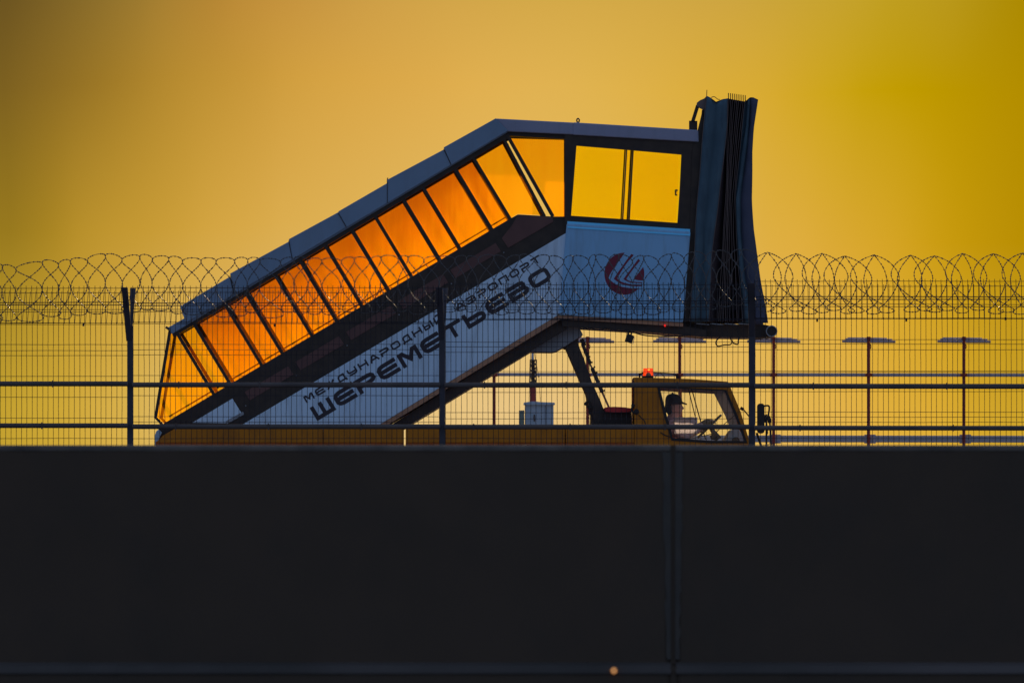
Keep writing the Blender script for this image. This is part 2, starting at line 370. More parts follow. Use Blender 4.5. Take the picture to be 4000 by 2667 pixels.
MB().box(W(2618, 0, DB).x, W(2640, 0, DB).x, DB + .004, DB + .30, .02, bl[3] + .003).box(W(2618, 0, DB).x, W(2640, 0, DB).x, DB - .132, DB + .02, .0, bl[4] - .012).build('joint_filler', M['barrier'], bl[0])
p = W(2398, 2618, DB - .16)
MB().tube([p + Vector((0, .05, 0)), p], .018, 12).build('amber_dot', M['amber'], bl[0], smooth=False, bevel=.004)  # small amber dot, its glow added by emission

# ------------------------------------------------------------------ fence
fence = thing('security_fence', 'dark welded mesh fence with two steel rails across the whole view', 'fence', (0, DF, 0))
BAYS = [  # x0, x1, horizontal wires of the main mesh (photo rows), top of arm mesh, rows of arm mesh
 (-720, 497, [1268, 1346, 1369, 1389, 1470, 1551, 1633, 1712, 1790, 1870, 1950], 1128, [1183, 1211], 1262),
 (521, 1716, [1265, 1345, 1366, 1386, 1467, 1545, 1627, 1648, 1712, 1790, 1870, 1950], 1127, [1185, 1209], 1259),
 (1740, 2925, [1250, 1336, 1355, 1376, 1451, 1533, 1611, 1635, 1712, 1790, 1870, 1950], 1114, [1176, 1200], 1246),
 (2950, 4700, [1246, 1327, 1344, 1366, 1449, 1454, 1529, 1609, 1629, 1649, 1712, 1790, 1870, 1950], 1102, [1161, 1190], 1243)]
def jig(a): return random.uniform(-a, a)
WR = .0027
for bi, (x0, x1, rows, ytop, arows, ybase) in enumerate(BAYS):
    b = MB(); n = int(round((x1 - x0) / 20.75)); tilt = 0
    yb = 2300
    for i in range(n + 1):
        x = x0 + (x1 - x0) * i / n + jig(.8)
        ys = [ybase - 3, 1330, 1347, 1368, 1390, 1408, 1600, 1619, 1640, 1660, yb]
        pts = [W(x + jig(.6), y, DF + (-.03 if y in (1368, 1640) else 0)) for y in ys]
        b.tube(pts, WR, 5)
    for y in rows + [2040, 2130, 2220, 2290]:
        pts = [W(x0 - 2 + (x1 - x0 + 4) * k / 8, y + jig(.8), DF + .006 - (.03 if y in (1368, 1366, 1376) else 0)) for k in range(9)]
        b.tube(pts, WR, 5)
    b.build('mesh_panel', M['wire'], fence)
    # the leaning strips of mesh on the two arms
    for side, lean, dx, dy in (('front', -.34, -3, 0), ('back', .34, 7, 9)):
        b = MB()
        for i in range(n + 1):
            x = x0 + (x1 - x0) * i / n + jig(.9)
            a = W(x + dx * .2, ybase + 2, DF); c = W(x + dx, ytop + dy * 1.6 - 8 + jig(1.5), DF); c.y = DF + lean; c.x *= (DF + lean) / DF if side == 'front' else 1
            c.z = a.z + (c.z - a.z)
            b.tube([a, c], WR, 5)
        for y in [ytop + dy * 1.5] + [q + dy * .8 for q in arows] + [ybase]:
            t = (ybase - y) / (ybase - ytop); pts = []
            for k in range(7):
                p = W(x0 - 4 + (x1 - x0 + 8) * k / 6 + dx * t, y + jig(1.2), DF); p.y += lean * max(t, 0) + .005; pts.append(p)
            b.tube(pts, WR * (1.7 if y in arows[:1] or y == arows[0] + dy * .8 else 1.1), 5)
        b.build('arm_mesh', M['wire'], fence)
    # tensioning cable threaded through the clips
POSTS = [(509, 24, 1262, (490, 505), (516, 513), 1124), (1728, 22, 1259, (1716, 1725), (1738, 1733), 1124), (2937, 25, 1246, (2933, 2936), (2940, 2938), 1108), (4720, 24, 1246, (4716, 4719), (4726, 4722), 1110), (-735, 24, 1262, (-752, -740), (-727, -732), 1124)]
for (x, w_, yb, fa, ba, yt) in POSTS:
    p = MB().bar((x, yb + 10), (x, 2360), w_, DF - .03, DF + .03, DF).build('fence_post', M['post'], fence, bevel=.004)
    for (xt, xl), dy_, wd, yl, tp in ((fa, -.2, 25, yb + 70, .9), (ba, .2, 23, yb + 20, .35)):
        q0 = W(xl, yl, DF); q1 = W(xt, yt, DF); hw = wd / F * DF / 2
        lo = [q0 + Vector((a_*hw*tp, b_, 0)) for a_, b_ in ((-1, -.03), (1, -.03), (1, .03), (-1, .03))]
        hi = [q1 + Vector((a_*hw, b_ + dy_, 0)) for a_, b_ in ((-1, -.02), (1, -.02), (1, .02), (-1, .02))]
        MB().loft(lo, hi).build('post_arm', M['post'], p, bevel=.002)
for (ya, yb, ys) in ((1499, 1508, 20), (1662, 1670, 19)):
    segs = [(-740, 497, ya), (521, 1716, ya + 4), (1740, 2925, ya + 5), (2949, 4720, ya + 9)]
    for (x0, x1, y) in segs:
        # rectangular hollow section: dark upper half, grey lower half comes from the rounded lower face
        p0, p1 = W(x0 - 4, y, DF), W(x1 + 4, y, DF); hh = ys / 2 / F * DF
        b = MB(); pr = [(-.058, -hh), (-.068, -hh*.6), (-.070, hh*.15), (-.055, hh), (-.035, hh), (-.035, -hh)]
        b.loft([Vector((p0.x, DF + yy, p0.z + zz)) for yy, zz in pr], [Vector((p1.x, DF + yy, p1.z + zz + (.004 if x0 == 2949 else 0) * -1)) for yy, zz in pr])
        r_ = b.build('rail', M['rail'], fence, bevel=.003)
        for k in range(3):
            c = x0 + (x1 - x0) * (.12 + .31 * k) + jig(40); q = W(c, y, DF)
            MB().box(q.x - .006, q.x + .006, DF - .074, DF - .045, q.z - hh - .009, q.z + hh + .009).build('rail_clamp', M['rail'], r_)
# small clips hanging under the mesh fold
b = MB()
for (x, y) in ((3192, 1249), (3540, 1248), (3928, 1243), (326, 1266), (1073, 1268)):
    b = MB().bar((x, y - 4), (x, y + 8), 7, DF - .02, DF + .012, DF).build('mesh_clip', M['wire'], fence)
# razor coils: rings clipped to their neighbours so that both strands cross and swap sides
def coil(label, xa, xb, rings, seed):
    rnd = random.Random(seed); th = thing('razor_wire', label, 'razor wire', (W((xa + xb) / 2, 0, DF).x, DF, W(0, 1225, DF).z), 'coils of razor wire along the fence top')
    w_ = MB()
    for fn in rings:
        n = 72; path = [fn(2 * math.pi * q / n) for q in range(n)]; w_.tube(path, .0030, 5, closed=True); acc = rnd.uniform(0, .02)
        for a, c in zip(path, path[1:] + path[:1]):
            d = (c - a).length; acc += d
            while acc > .030:
                acc -= .030; w_.octa(a + (c - a) * rnd.random(), c - a, .0115, .0078)
    w_.build('wire_coil', M['razor'], th); return th
KN = [(-190, 1050), (-130, 1022), (-60, 1058), (10, 1040), (62, 1066), (166, 1023), (228, 1045), (275, 1022), (342, 1029), (412, 996), (476, 1027), (546, 1003), (595, 1021), (659, 1012), (713, 1027), (785, 1023), (844, 1026), (917, 1025), (968, 1022), (1016, 1023), (1096, 1033),
      (1148, 1012), (1201, 1029), (1257, 1022), (1334, 1030), (1384, 1014), (1444, 1029), (1489, 1009), (1556, 1022), (1594, 1010), (1656, 1024), (1717, 1014), (1777, 1022), (1822, 1010), (1868, 1026), (1929, 1003), (1978, 1030), (2029, 1002), (2087, 1024), (2146, 1005), (2202, 1032), (2238, 1004), (2300, 1031),
      (2327, 1000), (2380, 1028), (2417, 997), (2470, 1035), (2515, 1002), (2572, 1038), (2623, 991), (2672, 1027), (2712, 984), (2757, 1020), (2797, 984), (2855, 1010), (2895, 978), (2959, 1013)]
def ring_between(k0, k1, rnd):
    (x0, y0), (x1, y1) = k0, k1; xc, hw = (x0 + x1) / 2, (x1 - x0) / 2; Rr = 112 + rnd.uniform(-5, 5); yc = (y0 + y1) / 2 + .84 * Rr; sl = (y1 - y0) / (x1 - x0) * .5
    ph = rnd.uniform(-.06, .06); dr = rnd.uniform(-8, 8); kk = rnd.uniform(.9, 1.25)
    def fn(t):
        z = math.cos(t); low = (1 - z) / 2
        x = math.sin(3 * t + ph * math.sin(t)) * hw * (1 + (kk - 1) * low)
        return W(xc + x + dr * low * low, yc - Rr * z + sl * x * (1 - low), DF) + Vector((0, .05 * math.sin(t), 0))
    return fn
TA = [(0, 0), (.34, .09), (.74, .22), (1, .40), (.90, .55), (.55, .70), (.10, .83), (-.30, .90), (-.60, .95), (-.42, .99), (0, 1.0)]
TB = [(0, 0), (.36, .055), (.68, .14), (.93, .27), (1, .39), (.92, .48), (.72, .60), (.38, .75), (.04, .85), (-.18, .91), (-.34, .955), (-.22, .99), (0, 1.0)]
def traced_ring(xc, yt, a, hh, table, drift, rnd):
    skew = rnd.uniform(-7, 7); half = smoothpts([Vector((p[0], p[1], 0)) for p in table], 5); ring = half + half[-2:0:-1]; n1 = len(half)
    def fn(t):
        q = t / (2 * math.pi) * len(ring); i = int(q) % len(ring); f = q - int(q); p = ring[i].lerp(ring[(i + 1) % len(ring)], f)
        sg = 1 if q < n1 - 1 else -1
        if i == n1 - 1 or i == len(ring) - 1: sg = -1
        k_ = sg * p.x
        return W(xc + a * k_ + drift * p.y ** 2 + skew * math.sin(math.pi * p.y), yt + hh * p.y, DF) + Vector((0, .06 * math.sin(t), 0))
    return fn
rnd = random.Random(4)
left = [ring_between(a, c, rnd) for a, c in zip(KN, KN[1:]) if c[0] <= 480]; mid_ = [ring_between(a, c, rnd) for a, c in zip(KN, KN[1:]) if c[0] > 480]
PK = [(2998, 985), (3110, 991), (3212, 990), (3300, 1000), (3415, 996), (3558, 997), (3650, 999), (3761, 990), (3881, 991), (3995, 988), (4100, 990), (4210, 992), (4320, 990)]
right = []
for x, y in PK: right += [traced_ring(x, y, 46 + rnd.uniform(-6, 6), 1221 + rnd.uniform(-7, 7) - y, TA, rnd.uniform(-12, 12), rnd), traced_ring(x, y, 90 + rnd.uniform(-10, 10), 1219 + rnd.uniform(-7, 9) - y, TB, 52 + rnd.uniform(-12, 12), rnd)]
coil('sagging uneven razor wire coil left of the left fence post', -200, 476, left, 3)
coil('razor wire coil of narrow clipped loops in front of the stairs', 476, 2959, mid_, 5)
coil('wide pointed loops of razor wire right of the dark canopy', 2959, 4200, right, 8)

# ------------------------------------------------------------------ antenna masts beyond the truck
def tree_copy(o, parent=None):
    c = o.copy(); col.objects.link(c); c.parent = parent
    for ch in o.children: tree_copy(ch, c)
    return c
MX = [2295, 2655, 3022, 3393, 3765, 1930]
ML = ['red antenna mast half hidden behind the hydraulic ram of the stairs', 'red antenna mast rising behind the truck cab roof', 'red antenna mast just right of the right fence post and mirrors',
      'red antenna mast with white tubes, second from the right', 'red antenna mast with white tubes, rightmost in view', 'red post under the sloping white stair panel, left of the cabinet']
def mast():
    x0 = W(2295, 0, DM).x; th = thing('antenna_mast', ML[0], 'antenna mast', (x0, DM, 0), 'row of red antenna masts beyond the apron')
    k = DM / F; zt = W(0, 1322, DM).z
    P = lambda dx, y: Vector((x0 + dx * k, DM, W(0, y, DM).z))
    q = MB().tube([P(0, 1322), Vector((x0, DM, 0))], 6.2 * k, 10); q.box(x0 - 7*k, x0 + 7*k, DM - .03, DM + .03, zt, zt + .03)
    post = q.build('post', M['mred'], th, smooth=False)
    MB().box(x0 - 13*k, x0 + 13*k, DM - .06, DM + .05, W(0, 1471, DM).z, W(0, 1458, DM).z).build('clamp', M['mred'], th, bevel=.004)
    MB().tube([P(7, 1345), P(9, 1352), P(8, 1362)], 2 * k, 6).build('bolt', M['mred'], th)
    for sx in (-1, 1):
        off = 0 if sx > 0 else -6
        b = MB()
        b.tube([P(sx*6, 1335) + Vector((0, -.06, 0)), P(sx*104 , 1335 + off*.3) + Vector((0, -.06, 0))], 5.2*k, 10)
        b.tube([P(sx*6, 1328) + Vector((0, -.02, 0)), P(sx*92, 1328 + off*.3) + Vector((0, -.02, 0))], 5.0*k, 10)
        b.tube([P(sx*6, 1322) + Vector((0, .04, 0)), P(sx*(72 if sx > 0 else 82), 1323 + off*.3) + Vector((0, .04, 0))], 4.2*k, 10)
        b.build('antenna_tube', M['tube'], th, smooth=True)
    return th
m0 = mast(); masts = [m0]
for x, lb in zip(MX[1:], ML[1:]):
    c = tree_copy(m0); c['label'] = lb; c.location = (W(x, 0, DM).x, DM, 0); masts.append(c)
def beam(y, hpx, x0, x1, label, plates):
    a, b_ = W(x0, y, DM), W(x1, y + 3, DM); hh = hpx / 2 * DM / F
    th = thing('mast_beam', label, 'beam', (a.x, DM + .1, a.z), 'pale horizontal beams linking the masts')
    pr = [(.06, -hh), (.06, hh), (.16, hh), (.16, -hh)]
    MB().loft([Vector((a.x, DM + p_, a.z + z)) for p_, z in pr], [Vector((b_.x, DM + p_, b_.z + z)) for p_, z in pr]).build('beam', M['lilac'], th, bevel=.008)
    if plates:
        for i, x in enumerate(MX[2:5]):
            q = W(x + 6, y + 1, DM); MB().box(q.x - .09, q.x + .09, DM + .045, DM + .062, q.z - hh - .02, q.z + hh + .012).build('splice_plate', M['lilac'], th, bevel=.004)
beam(1462, 13, 1800, 4300, 'upper pale beam running behind the mast clamps', False)
beam(1712, 27, 1930, 4300, 'lower wide pale beam just above the barrier on the right', True)

# striped mast and cabinet under the stairs
DC = 128.0
def C(px, py, dy=0): p = W(px, py, DC); p.y += dy; return p
th = thing('measuring_mast', 'slim red and dark lattice mast standing behind the pale cabinet', 'mast', (C(2082, 0).x, DC + .5, 0))
k = DC / F
MB().tube([C(2082, 1500, .5), Vector((C(2082, 0).x, DC + .5, 0))], 12.5*k, 12).build('pole', M['mred'], th, smooth=True)
b = MB()
for dx in (-12, 12):
    for dy_ in (-.04, .04): b.tube([C(2082 + dx*1.1, 1500, .5 + dy_), C(2084 + dx, 1403, .5 + dy_)], 2.4*k, 5)
for i in range(12):
    y = 1405 + i * 8; s1 = 1 if i % 2 else -1; b.tube([C(2084 - 12*s1, y, .46), C(2084 + 12*s1, y + 8, .46)], 2.0*k, 4)
for y in (1405, 1422, 1446, 1470, 1490): b.bar((2071, y), (2097, y), 5, DC + .45, DC + .55, DC)
b.tube([C(2083, 1403, .5), C(2083, 1500, .5)], 7*k, 8)
b.build('lattice', M['blackm'], th)
MB().tube([C(2081, 1406, .5), C(2081, 1366, .5)], [5*k, 4*k], 8).build('tip_rod', M['cabinet'], th)
b = MB().tube([C(2085, 1366, .5), C(2105, 1470, .5), C(2112, 1575, .5)], 1.0*k, 5); b.ball(C(2105, 1470, .5), 3*k, 8, 6); b.tube([C(2074, 1366, .5), C(2066, 1575, .5)], .8*k, 5); b.build('guy_wire', M['rubber'], th)
th = thing('equipment_cabinet', 'pale grey cabinet with a domed lid seen below the stairs', 'cabinet', (C(2106, 0).x, DC, 0))
MB().prism([(2050, 1578), (2162, 1578), (2164, 2200), (2049, 2200)], DC - .18, DC + .2, DC).build('cabinet_body', M['cabinet'], th, bevel=.02)
MB().prism([(2044, 1582), (2046, 1572), (2062, 1570), (2075, 1568), (2095, 1568), (2110, 1570), (2164, 1572), (2169, 1576), (2166, 1582)], DC - .23, DC + .25, DC).build('lid', M['cabinet'], th, bevel=.008)
MB().bar((2087, 1619), (2087, 1645), 6, DC - .2, DC - .17, DC).build('door_handle', M['blackm'], th, bevel=.003)
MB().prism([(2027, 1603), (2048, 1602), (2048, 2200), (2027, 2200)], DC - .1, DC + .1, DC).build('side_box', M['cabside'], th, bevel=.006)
MB().bar((2130, 1580), (2130, 1700), 1.5, DC - .186, DC - .176, DC).build('door_seam', M['blackm'], th)

# ------------------------------------------------------------------ the stairs truck
truck = thing('stairs_truck', 'ochre airport stairs truck with blue-white covered stairway and orange windows', 'stairs truck', (W(1700, 0, DT).x, DT + .9, 0))
Y0, Y1 = 100.0, 101.70                      # near and far faces of the stairway
yR = lambda x: 1100 - .5947 * (x - 1000)    # underside of roof band
yT = lambda x: 1196 - .594 * (x - 704)      # top of roof band
yP = lambda x: 1310 - .590 * (x - 1217)     # foot of the orange panes
yWh = lambda x: 1205 - .590 * (x - 1712)    # top edge of the white panel
mdir = (.512, .859)
def foot(xt, f=yP, y0=None):
    y = yR(xt) if y0 is None else y0; s_ = 0
    while y + mdir[1]*s_ < f(xt + mdir[0]*s_): s_ += 1
    return (xt + mdir[0]*s_, y + mdir[1]*s_)
roof = MB().prism([(672, 1305), (655, 1280), (722, 1242), (1985, 500), (1987, 515)], Y0 - .02, Y1 + .02).build('stair_roof', M['roof'], truck, bevel=.01)
JX = [(704, 1196, 718, 1237), (899, 1074, 915, 1151), (1128, 938, 1142, 1016), (1321, 830, 1353, 889), (1513, 708, 1513, 795), (1733, 580, 1762, 646), (1938, 463, 1985, 513)]
for i in range(6):
    a, b_ = JX[i], JX[i+1]; r = 5 if i in (1, 4) else 3
    pts = [(a[0], a[1] - r), (b_[0] - 1, (b_[1] if i == 5 else yT(b_[0]) + 1)), (b_[2] - 1, b_[3] - 1), (a[2] + 1, yR(a[2] + 1) - 1)]
    if i == 0: pts = [(704, 1197), (898, 1081), (914, 1150), (725, 1262), (718, 1238)]
    pts = [(q_[0] + (2.5 if (k_ in (1, 2) and i < 5 and len(pts) == 4) else 0), q_[1] - (1.4 if (k_ in (1, 2) and i < 5 and len(pts) == 4) else 0)) for k_, q_ in enumerate(pts)]
    e_ = .003 * (i % 2)
    MB().prism(pts, Y0 - .045 - e_, Y1 + .045 + e_).build('roof_panel', M['roof'], roof, bevel=.004, seg=1)
    if i: MB().bar((a[0], a[1] + 3), (a[2], a[3] - 2), 2.2, Y0 - .052, Y0 - .04).build('roof_seam', M['black'], roof)
b = MB().prism([(1511, 716), (1511, 702), (1519, 700), (1519, 714)], Y0 - .03, Y0 + .3); b.tube([W(1514, 703, Y0 - .02), W(1513, 697, Y0 - .02), W(1517, 696, Y0 - .02)], .006, 6); b.build('roof_hook', M['blackm'], roof)
MB().bar((648, 1277), (661, 1287), 9, Y0 - .05, Y0 + .1).build('corner_cap', M['blackm'], roof, bevel=.004)
hr = MB().prism([(1937, 464), (2242, 480), (2242, 527), (1984, 515)], Y0 - .044, Y1 + .044).build('platform_roof', M['roof2'], truck, bevel=.012)
MB().prism([(2239, 479), (2727, 509), (2730, 556), (2238, 528)], Y0 - .055, Y1 + .055).build('roof_panel', M['roof2'], hr, bevel=.012)
ring = [W(2258 + 5*math.cos(t*math.pi/6), 471 + 7.5*math.sin(t*math.pi/6), Y0 + .1) for t in range(12)]
MB().tube(ring, .008, 6, closed=True).build('lifting_eye', M['blackm'], hr, smooth=True)
# side frames with panes, near and far
MUL = [(685, 13, 10), (750, 13, 10), (873, 13, 10), (953, 14, 10), (1068, 13, 10), (1165, 15, 10), (1263, 13, 10), (1366, 15, 10), (1457, 13, 10), (1567, 15, 10), (1645, 13, 10), (1769, 15, 10), (1841, 12, 10), (1962, 11, 9)]
def side(y0, y1, near):
    fr = MB()
    # top and bottom rails of the sloping frame
    th_ = 12 if near else 3
    fr.prism([(670, yR(670)), (1987, 513), (1989, 526), (1987, 513 + 12 + th_), (676, yR(676) + 10 + th_)], y0, y1)
    fr.prism([(1987, 513), (2236, 525), (2236, 545 if near else 527), (1987, 530 if near else 520)], y0 + .001, y1 - .001)
    if near:
        fr.prism([(608, 1664), (2175, yP(2175) + 86), (2238, 842), (2238, 862), (2222, 905), (2238, 930), (1900, 1125), (900, 1700), (640, 1690)], y0 + .002, y1 - .002) if False else None
    fr.build('stair_frame', M['black'], truck)
    for i, (x, wd, _) in enumerate(MUL):
        f = foot(x, lambda q: yP(q) + 10)
        if i == 13: f = (2128, 845)
        b = MB().bar((x, yR(x) + 3), f, wd, y0 + .004, y1 - .004)
        if near:
            for k_ in range(5):
                t = (k_ + .6) / 5.2; c = W(x + (f[0] - x)*t, yR(x) + (f[1] - yR(x))*t, y0); b.ball((c.x + .012, y0 + .003, c.z), .007, 6, 4)
        b.build('mullion', M['black'], truck)
    if near: MB().bar((1979, 524), (2160, 846), 14, y0 - .006, y1 - .008).build('mullion', M['black'], truck)
    # post at the foot of the stairs
    MB().bar((664, 1290), (607, 1632), 12, y0 + .002, y1 - .002).build('door_post', M['black'], truck)
    MB().bar((606, 1628), (638, 1662), 10, y0 + .003, y1 - .003).build('door_sill', M['black'], truck)
    ym = (y0 + y1) / 2
    for i in range(len(MUL) - 1):
        xa, xb = MUL[i][0], MUL[i+1][0]; fa, fb = foot(xa, lambda q: yP(q) + 6), foot(xb, lambda q: yP(q) + 6)
        gl = M['g_light'] if i in (0, 12) else M['g_deep']
        if i == 12: q = [(xa, yR(xa) + 8), (xb, yR(xb) + 8), (2128, 842), (2023, 836), (1995, 852)]
        else: q = [(xa, yR(xa) + 8), (xb, yR(xb) + 8), fb, fa]
        if (not near) and i in (0, 12): continue
        MB().prism(q, ym - .004, ym + .004).build('window_pane', gl, truck)
    q = [(667, 1300), (689, yR(689) + 4), foot(689, lambda q: yP(q) + 6), (640, 1654), (610, 1630)]
    if near: MB().prism(q, ym - .004, ym + .004).build('window_pane', M['g_light'], truck)
    q = [(1985, 528), (2212, 544), (2206, 850), (2164, 846)]
    if near: MB().prism(q, ym - .004, ym + .004).build('window_pane', M['g_light'], truck)
side(Y0, Y0 + .045, True); side(Y1 - .045, Y1, False)
# hand rail seen through the glass near the foot of the panes
MB().tube([W(660, yP(660) - 12, Y1 - .1), W(1990, yP(1990) - 14, Y1 - .1)], .008, 6).build('handrail', M['blackm'], truck)
# dark lower side: black stringer with brown inset panels
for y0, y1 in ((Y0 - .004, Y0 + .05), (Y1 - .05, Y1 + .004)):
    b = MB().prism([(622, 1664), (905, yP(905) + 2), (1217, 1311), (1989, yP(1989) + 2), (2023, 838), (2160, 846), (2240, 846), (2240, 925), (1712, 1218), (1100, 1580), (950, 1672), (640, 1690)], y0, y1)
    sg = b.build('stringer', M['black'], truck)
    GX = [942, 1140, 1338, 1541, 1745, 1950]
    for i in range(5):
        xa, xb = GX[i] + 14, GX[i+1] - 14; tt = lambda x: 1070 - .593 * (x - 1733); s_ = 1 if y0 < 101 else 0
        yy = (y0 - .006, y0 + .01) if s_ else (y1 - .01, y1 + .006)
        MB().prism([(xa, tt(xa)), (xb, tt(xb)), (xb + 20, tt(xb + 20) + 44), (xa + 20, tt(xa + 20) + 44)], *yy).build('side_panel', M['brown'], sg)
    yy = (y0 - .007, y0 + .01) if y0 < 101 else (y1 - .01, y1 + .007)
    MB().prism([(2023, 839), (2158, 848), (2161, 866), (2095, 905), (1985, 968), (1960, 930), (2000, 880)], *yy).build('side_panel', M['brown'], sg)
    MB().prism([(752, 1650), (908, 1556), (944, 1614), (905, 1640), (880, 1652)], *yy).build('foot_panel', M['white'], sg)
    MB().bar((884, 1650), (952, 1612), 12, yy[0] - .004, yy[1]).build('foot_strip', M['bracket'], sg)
    for x in GX: 
        c = W(x + 18, 1070 - .593 * (x + 18 - 1733) + 56, Y0); MB().ball((c.x, yy[0] if y0 < 101 else yy[1], c.z), .008, 6, 4).build('bolt', M['bracket'], sg)
# steps inside
b = MB()
for i in range(17):
    x = 700 + i * 85; y = yP(x) + 72; p = W(x, y, DT); q = W(x + 88, y, DT)
    b.box(p.x, q.x, Y0 + .06, Y1 - .06, p.z - .03, p.z); b.box(p.x, p.x + .02, Y0 + .06, Y1 - .06, p.z - .17, p.z)
b.build('steps', M['blackm'], truck)
# white lettered side panels
WP = [(960, 1650), (1100, 1567), (1712, 1205), (2210, 911), (2196, 1232), (2181, 1230), (1493, 1652)]
wps = []
for y0, y1 in ((Y0 - .05, Y0 - .012), (Y1 + .012, Y1 + .05)):
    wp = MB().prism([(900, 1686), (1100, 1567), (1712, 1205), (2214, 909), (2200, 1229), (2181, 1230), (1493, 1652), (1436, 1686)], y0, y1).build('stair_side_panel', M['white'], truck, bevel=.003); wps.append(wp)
MB().prism([(1436, 1688), (2181, 1231), (2189, 1248), (1470, 1686)], Y0 - .06, Y1 + .06).build('bottom_flange', M['sill'], truck)
MB().prism([(1478, 1690), (2189, 1247), (2215, 1285), (1550, 1690)], Y0 + .02, Y1 - .02).build('stair_beam', M['black'], truck)
# platform windows
OW = [(2206, 524), (2446, 538), (2735, 557), (2722, 905), (2430, 888), (2206, 880)]
IW = [(2252, 570), (2446, 586), (2664, 605), (2646, 871), (2430, 856), (2231, 843)]
IWf = [(2254, 543), (2446, 556), (2690, 575), (2680, 905), (2430, 890), (2228, 878)]
MB().ring(OW, IW, Y0 - .03, Y0 + .03).build('platform_window_frame', M['black'], truck)
MB().ring(OW, IWf, Y1 - .03, Y1 + .03).build('platform_window_frame', M['black'], truck)
for y0, k_ in ((Y0, 0), (Y1, 0)):
    MB().bar((2449, 560), (2432, 862), 5.5, y0 - .02, y0 + .0).build('sash_bar', M['black'], truck)
    MB().bar((2474, 560), (2457, 864), 6.5, y0 + .004, y0 + .024).build('sash_bar', M['black'], truck)
    MB().prism([(2250, 550), (2446, 560), (2430, 866), (2228, 856)], y0 - .014, y0 - .006).build('window_pane', M['g_yellow'], truck)
    MB().prism([(2446, 558), (2668, 580), (2650, 880), (2431, 866)], y0 + .010, y0 + .018).build('window_pane', M['g_yellow'], truck)
MB().prism([(2636, 742), (2644, 740), (2647, 742), (2647, 747), (2643, 747), (2641, 759), (2645, 760), (2646, 765), (2636, 764)], Y0 - .05, Y0 + .01).build('window_latch', M['rubber'], truck)
MB().prism([(2664, 560), (2735, 560), (2700, 1300), (2668, 1300), (2690, 890), (2648, 888)], Y0 + .05, Y0 + .10).build('door_jamb', M['black'], truck)
MB().prism([(2690, 560), (2735, 560), (2705, 1290), (2672, 1290)], Y1 - .10, Y1 - .05).build('door_jamb', M['black'], truck)
# platform box
PB = [(2213, 873), (2697, 905), (2668, 1260), (2400, 1245), (2183, 1231), (2196, 1090)]
for y0, y1 in ((Y0 - .09, Y0 - .0), (Y1, Y1 + .09)):
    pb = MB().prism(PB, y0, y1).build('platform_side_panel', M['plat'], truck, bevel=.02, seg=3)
    yy = (y0 + .012, y1 - .02)
    rim = MB(); 
    a = [W(x, y, DT) for x, y in ((2216, 865), (2695, 896))]
    out_y = y0 - .008 if y0 < 101 else y1 + .008; in_y = y0 + .06 if y0 < 101 else y1 - .06; mid_y = y0 + .022 if y0 < 101 else y1 - .022
    e = []
    for p_ in a:
        z = p_.z; e.append([Vector((p_.x, out_y, z - .075)), Vector((p_.x, mid_y, z)), Vector((p_.x, in_y, z)), Vector((p_.x, in_y, z - .05))])
    rim.loft(e[0], e[1]).build('skylit_panel_rim', M['platrim'], pb)
MB().prism([(2181, 1232), (2668, 1262), (2668, 1276), (2190, 1246)], Y0 - .06, Y1 + .06).build('platform_flange', M['sill'], truck)
MB().prism([(2189, 1246), (2690, 1277), (2760, 1290), (2760, 1317), (2675, 1309), (2500, 1294), (2263, 1279), (2200, 1275)], Y0 - .02, Y1 + .02).build('platform_beam', M['black'], truck)
MB().prism([(2205, 1215), (2668, 1240), (2668, 1262), (2195, 1235)], Y0 + .01, Y1 - .01).build('platform_floor', M['blackm'], truck)
MB().prism([(2700, 1262), (2960, 1268), (2960, 1316), (2927, 1318), (2759, 1316), (2740, 1310), (2700, 1300)], Y0 + .06, Y1 - .06).build('nose_beam', M['black'], truck)
MB().tube([W(2600, 1272, Y0 - .075), W(2596, 1272, Y0 - .075)], .012, 8).build('marker_lamp', M['redlamp'], truck)
MB().ball(W(2596, 1271, Y0 - .085), .011, 8, 6).build('marker_lamp', M['redlamp'], truck)
# bracket plate and boom
for y0, y1 in ((Y0 + .16, Y0 + .2), (Y1 - .2, Y1 - .16)):
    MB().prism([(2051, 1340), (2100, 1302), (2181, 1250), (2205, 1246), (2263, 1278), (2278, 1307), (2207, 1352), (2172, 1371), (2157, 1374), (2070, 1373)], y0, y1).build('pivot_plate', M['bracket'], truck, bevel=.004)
MB().prism([(2051, 1342), (2068, 1374), (2072, 1360), (2058, 1336)], Y0 + .13, Y0 + .24).build('plate_lip', M['sill'], truck)
MB().ball(W(2097, 1343, Y0 + .155), (.012, .006, .012), 8, 6).build('pivot_pin', M['black'], truck)
for y0, y1 in ((Y0 + .22, Y0 + .42), (Y1 - .42, Y1 - .22)):
    MB().prism([(2200, 1354), (2258, 1316), (2260, 1345), (2282, 1400), (2313, 1491), (2347, 1565), (2356, 1590), (2386, 1656), (2392, 1700), (2308, 1700), (2309, 1620), (2289, 1537), (2268, 1491), (2210, 1358)], y0, y1).build('lift_boom', M['blackm'], truck, bevel=.012)
    MB().prism([(2200, 1352), (2225, 1338), (2228, 1346), (2206, 1361)], y0 - .02, y1 + .02).build('boom_collar', M['black'], truck)
ram = MB().bar((2272, 1322), (2284, 1350), 16, Y0 + .26, Y0 + .34).bar((2275, 1340), (2307, 1420), 13, Y0 + .25, Y0 + .35).build('hydraulic_ram', M['blackm'], truck, bevel=.01)
MB().bar((2303, 1415), (2320, 1450), 7, Y0 + .28, Y0 + .32).bar((2352, 1528), (2402, 1640), 8, Y0 + .28, Y0 + .32).build('ram_rod', M['sill'], ram)
MB().bar((2313, 1435), (2354, 1532), 15, Y0 + .25, Y0 + .35).build('ram_sleeve', M['blackm'], ram, bevel=.01)
b = MB()
